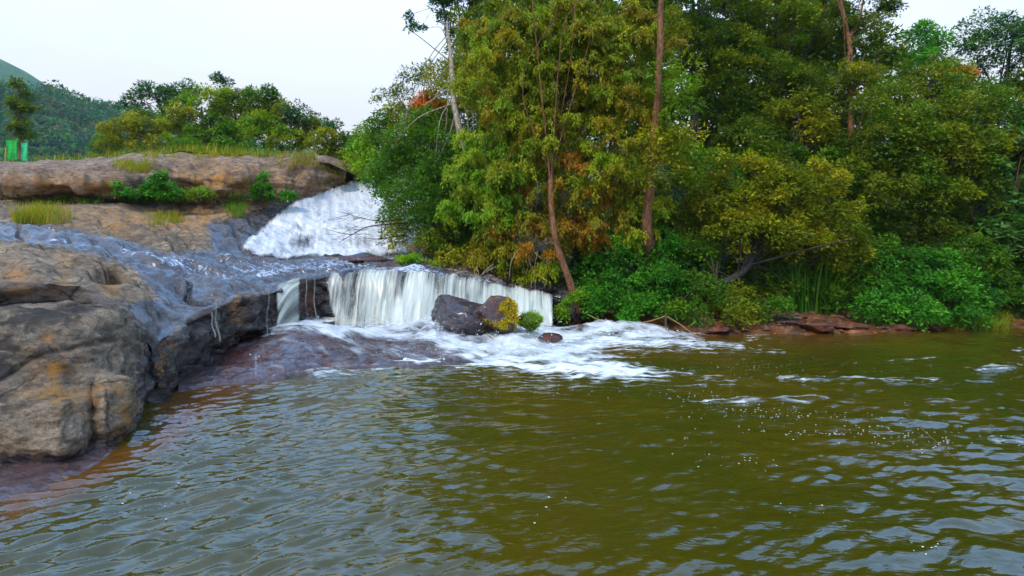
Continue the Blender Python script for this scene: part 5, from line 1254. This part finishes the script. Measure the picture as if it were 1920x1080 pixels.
# ------------------------------------------------------------------ bare branches over the cascade
root = empty('fallen_branch', tuple(W(760, 420, 18.3)), 'bare dark branch reaching left over the upper cascade', 'branch')
T = Tubes(); b0 = W(760, 420, 18.3)
def br(pts, r0): T.add(smooth_path([W(*q) for q in pts], 14), np.linspace(r0, r0 * .25, 14), 5)
br([(765, 418, 18.3), (730, 420, 18), (690, 425, 17.8), (660, 440, 17.6), (635, 455, 17.5)], .03)
br([(660, 440, 17.6), (640, 437, 17.5), (620, 432, 17.4), (603, 427, 17.4)], .015)
br([(760, 410, 18.3), (715, 415, 18), (680, 409, 17.8), (655, 402, 17.6), (632, 396, 17.5)], .02)
br([(655, 402, 17.6), (640, 406, 17.5), (622, 410, 17.4)], .01)
br([(755, 440, 18.2), (725, 446, 18), (700, 448, 17.8), (675, 443, 17.7)], .02)
br([(725, 446, 18), (712, 456, 17.9), (704, 460, 17.9)], .012)
br([(715, 422, 17.9), (716, 440, 17.9), (728, 447, 18)], .012)
r_ = np.random.default_rng(9)
for _ in range(70):
    x_, y_ = r_.choice([690, 665, 650, 630, 680, 705]), r_.choice([400, 425, 440, 430, 410, 448])
    x_ += r_.uniform(-30, 20); a_ = r_.uniform(-12, 12)
    br([(x_, y_, 17.7), (x_ - 10, y_ + a_ * .5, 17.65), (x_ - 20, y_ + a_, 17.6)], .006)
T.build('twigs', M_BARK_DARK, root, b0)
root = empty('dead_branch', tuple(W(770, 495, 17)), 'dead stick lying at the water line at the foot of the upper cascade', 'branch')
T = Tubes(); T.add(smooth_path([W(610, 480, 17.8), W(650, 484, 17.7), W(700, 488, 17.5)], 12), np.linspace(.012, .02, 12), 5); T.build('stick', M_BARK, root, W(770, 495, 17))
# roots hanging near the leaning trunk
root = empty('hanging_roots', tuple(W(1000, 520, 16.6)), 'tangle of thin pale stems hanging above the right end of the curtain fall', 'roots')
T = Tubes()
for (x0, y0, x1, y1) in [(893, 500, 898, 528), (898, 520, 925, 495), (1008, 470, 1004, 545), (990, 480, 996, 540), (970, 470, 955, 520), (1025, 480, 1020, 540), (930, 500, 905, 515), (1040, 500, 1000, 470)]:
    T.add(smooth_path([W(x0, y0, 16.5), W((x0 + x1) / 2 + r_.uniform(-6, 6), (y0 + y1) / 2, 16.4), W(x1, y1, 16.5)], 8), .012, 5)
T.build('stems', M_BARK_PALE, root, W(1000, 520, 16.6))

# ------------------------------------------------------------------ rope and post at the bank
M_ROPE = flat_material('old_rope', (0.24, 0.14, 0.06), 0.9, 0.4, 30)
def single_tube(name, pts, rad, mat, label, cat, n_=40):
    T = Tubes(); p0 = W(*pts[0]); T.add(smooth_path([W(*q) for q in pts], n_), rad, 7)
    o = T.build(name, mat, None, p0); o.location = p0; return thing(o, label, cat)
single_tube('rope', [(1102, 590, 15.6), (1130, 602, 15.4), (1170, 608, 15.2), (1210, 604, 15.1), (1247, 593, 15.0)], .016, M_ROPE, 'slack brown rope sagging between the leaning trunk and the short post', 'rope')
single_tube('rope', [(1251, 594, 15.0), (1275, 608, 14.4), (1298, 625, 13.8), (1324, 641, 13.2)], .016, M_ROPE, 'taut rope slanting from the short post down into the water', 'rope')
single_tube('rope', [(1690, 768, 7.7), (1755, 828, 6.5), (1830, 892, 5.6), (1915, 955, 4.9)], .0022, M_ROPE, 'thin brown line skimming the water surface at the lower right', 'rope')
single_tube('wooden_post', [(1249, 618, 15.0), (1248, 604, 15.0), (1249, 588, 15.0)], [.03] * 40, M_BARK, 'short wooden post at the waterline holding both ropes', 'post')
single_tube('log', [(1440, 588, 15.9), (1470, 594, 15.8), (1500, 597, 15.7)], [.05] * 40, M_BARK, 'short brown log lying on the bank under the olive leaning tree', 'log')

# ------------------------------------------------------------------ green screens and posts on the cliff top at far left
M_NET = flat_material('green_netting', (0.010, 0.42, 0.045), 0.7, 0.2, 12)
M_NET2 = flat_material('pale_green_netting', (0.03, 0.48, 0.17), 0.7, 0.2, 12)
M_POST = flat_material('yellow_bamboo', (0.42, 0.30, 0.07), 0.8, 0.3, 9)
def screen(px0, px1, py0, py1, d, mat, label):
    a_, b_ = W(px0, py1, d), W(px1, py0, d); w_, h_ = b_[0] - a_[0], b_[2] - a_[2]
    root = empty('screen', tuple(a_), label, 'screen')
    X, Z = np.meshgrid(np.linspace(0, w_, 14), np.linspace(h_ * .12, h_, 18))
    Yf = .035 * np.sin(X * 22) + .03 * fbm(np.stack([X, Z, 0 * X], -1), 3, 3)
    P = np.stack([X, Yf - .012, Z], -1); Pb = P + [0, .024, 0]
    nV = P.shape[0] * P.shape[1]; f = grid_faces(*X.shape)
    mesh_np('cloth', np.concatenate([P.reshape(-1, 3), Pb.reshape(-1, 3)]), np.concatenate([f, f[:, ::-1] + nV]), mat, root)
    for q in (0.0, w_):
        T = Tubes(); T.add(np.array([[q, 0, -.1], [q + .01, 0, h_ * .5], [q, 0, h_ + .06]]), .012, 6); T.build('post', M_NET, root)
screen(12, 31, 263, 304, 24.0, M_NET, 'bright green cloth screen on posts at the far left edge of the cliff top')
screen(40, 52, 268, 306, 23.6, M_NET2, 'narrower paler green cloth screen right of the bright one')
def post(px, y1, y0, d, label):
    a_ = W(px, y1, d); T = Tubes(); h_ = (y1 - y0) * d / F
    T.add(np.array([[0, 0, -.15], [.01, 0, h_ * .5], [.03, 0, h_]]), [.035, .03, .026], 7)
    o = T.build('fence_post', M_POST, None); o.location = a_; thing(o, label, 'post', 'posts along the cliff top')
post(10, 304, 276, 23.8, 'yellow post at the left edge of the bright green screen')
post(102, 311, 291, 23.6, 'leftmost of the three yellow posts right of the green screens')
post(118, 311, 289, 24.2, 'middle of the three yellow posts right of the green screens')
post(132, 310, 295, 24.6, 'rightmost of the three yellow posts right of the green screens')
post(392, 294, 281, 26.8, 'short pale post on the cliff crest above the rusty cliff face')
post(426, 295, 283, 27.0, 'short post on the crest before the tufted tree')

# ------------------------------------------------------------------ air
import bmesh
bm = bmesh.new(); bmesh.ops.create_cube(bm, size=1)
for v in bm.verts: v.co = (v.co.x * 3100, v.co.y * 3100, 72 + v.co.z * 152)
me = bpy.data.meshes.new('haze'); bm.to_mesh(me); bm.free()
o = bpy.data.objects.new('haze', me); C.objects.link(o); kind(o, 'stuff', 'faint blue air between the river and the far hill')
m, t, n, l = new_mat('haze_air'); o_ = n('ShaderNodeOutputMaterial'); pv = n('ShaderNodeVolumePrincipled')
pv.inputs['Color'].default_value = (0.62, 0.82, 1.0, 1); pv.inputs['Density'].default_value = HAZE; pv.inputs['Anisotropy'].default_value = 0.0
l(pv.outputs[0], o_.inputs['Volume']); me.materials.append(m)
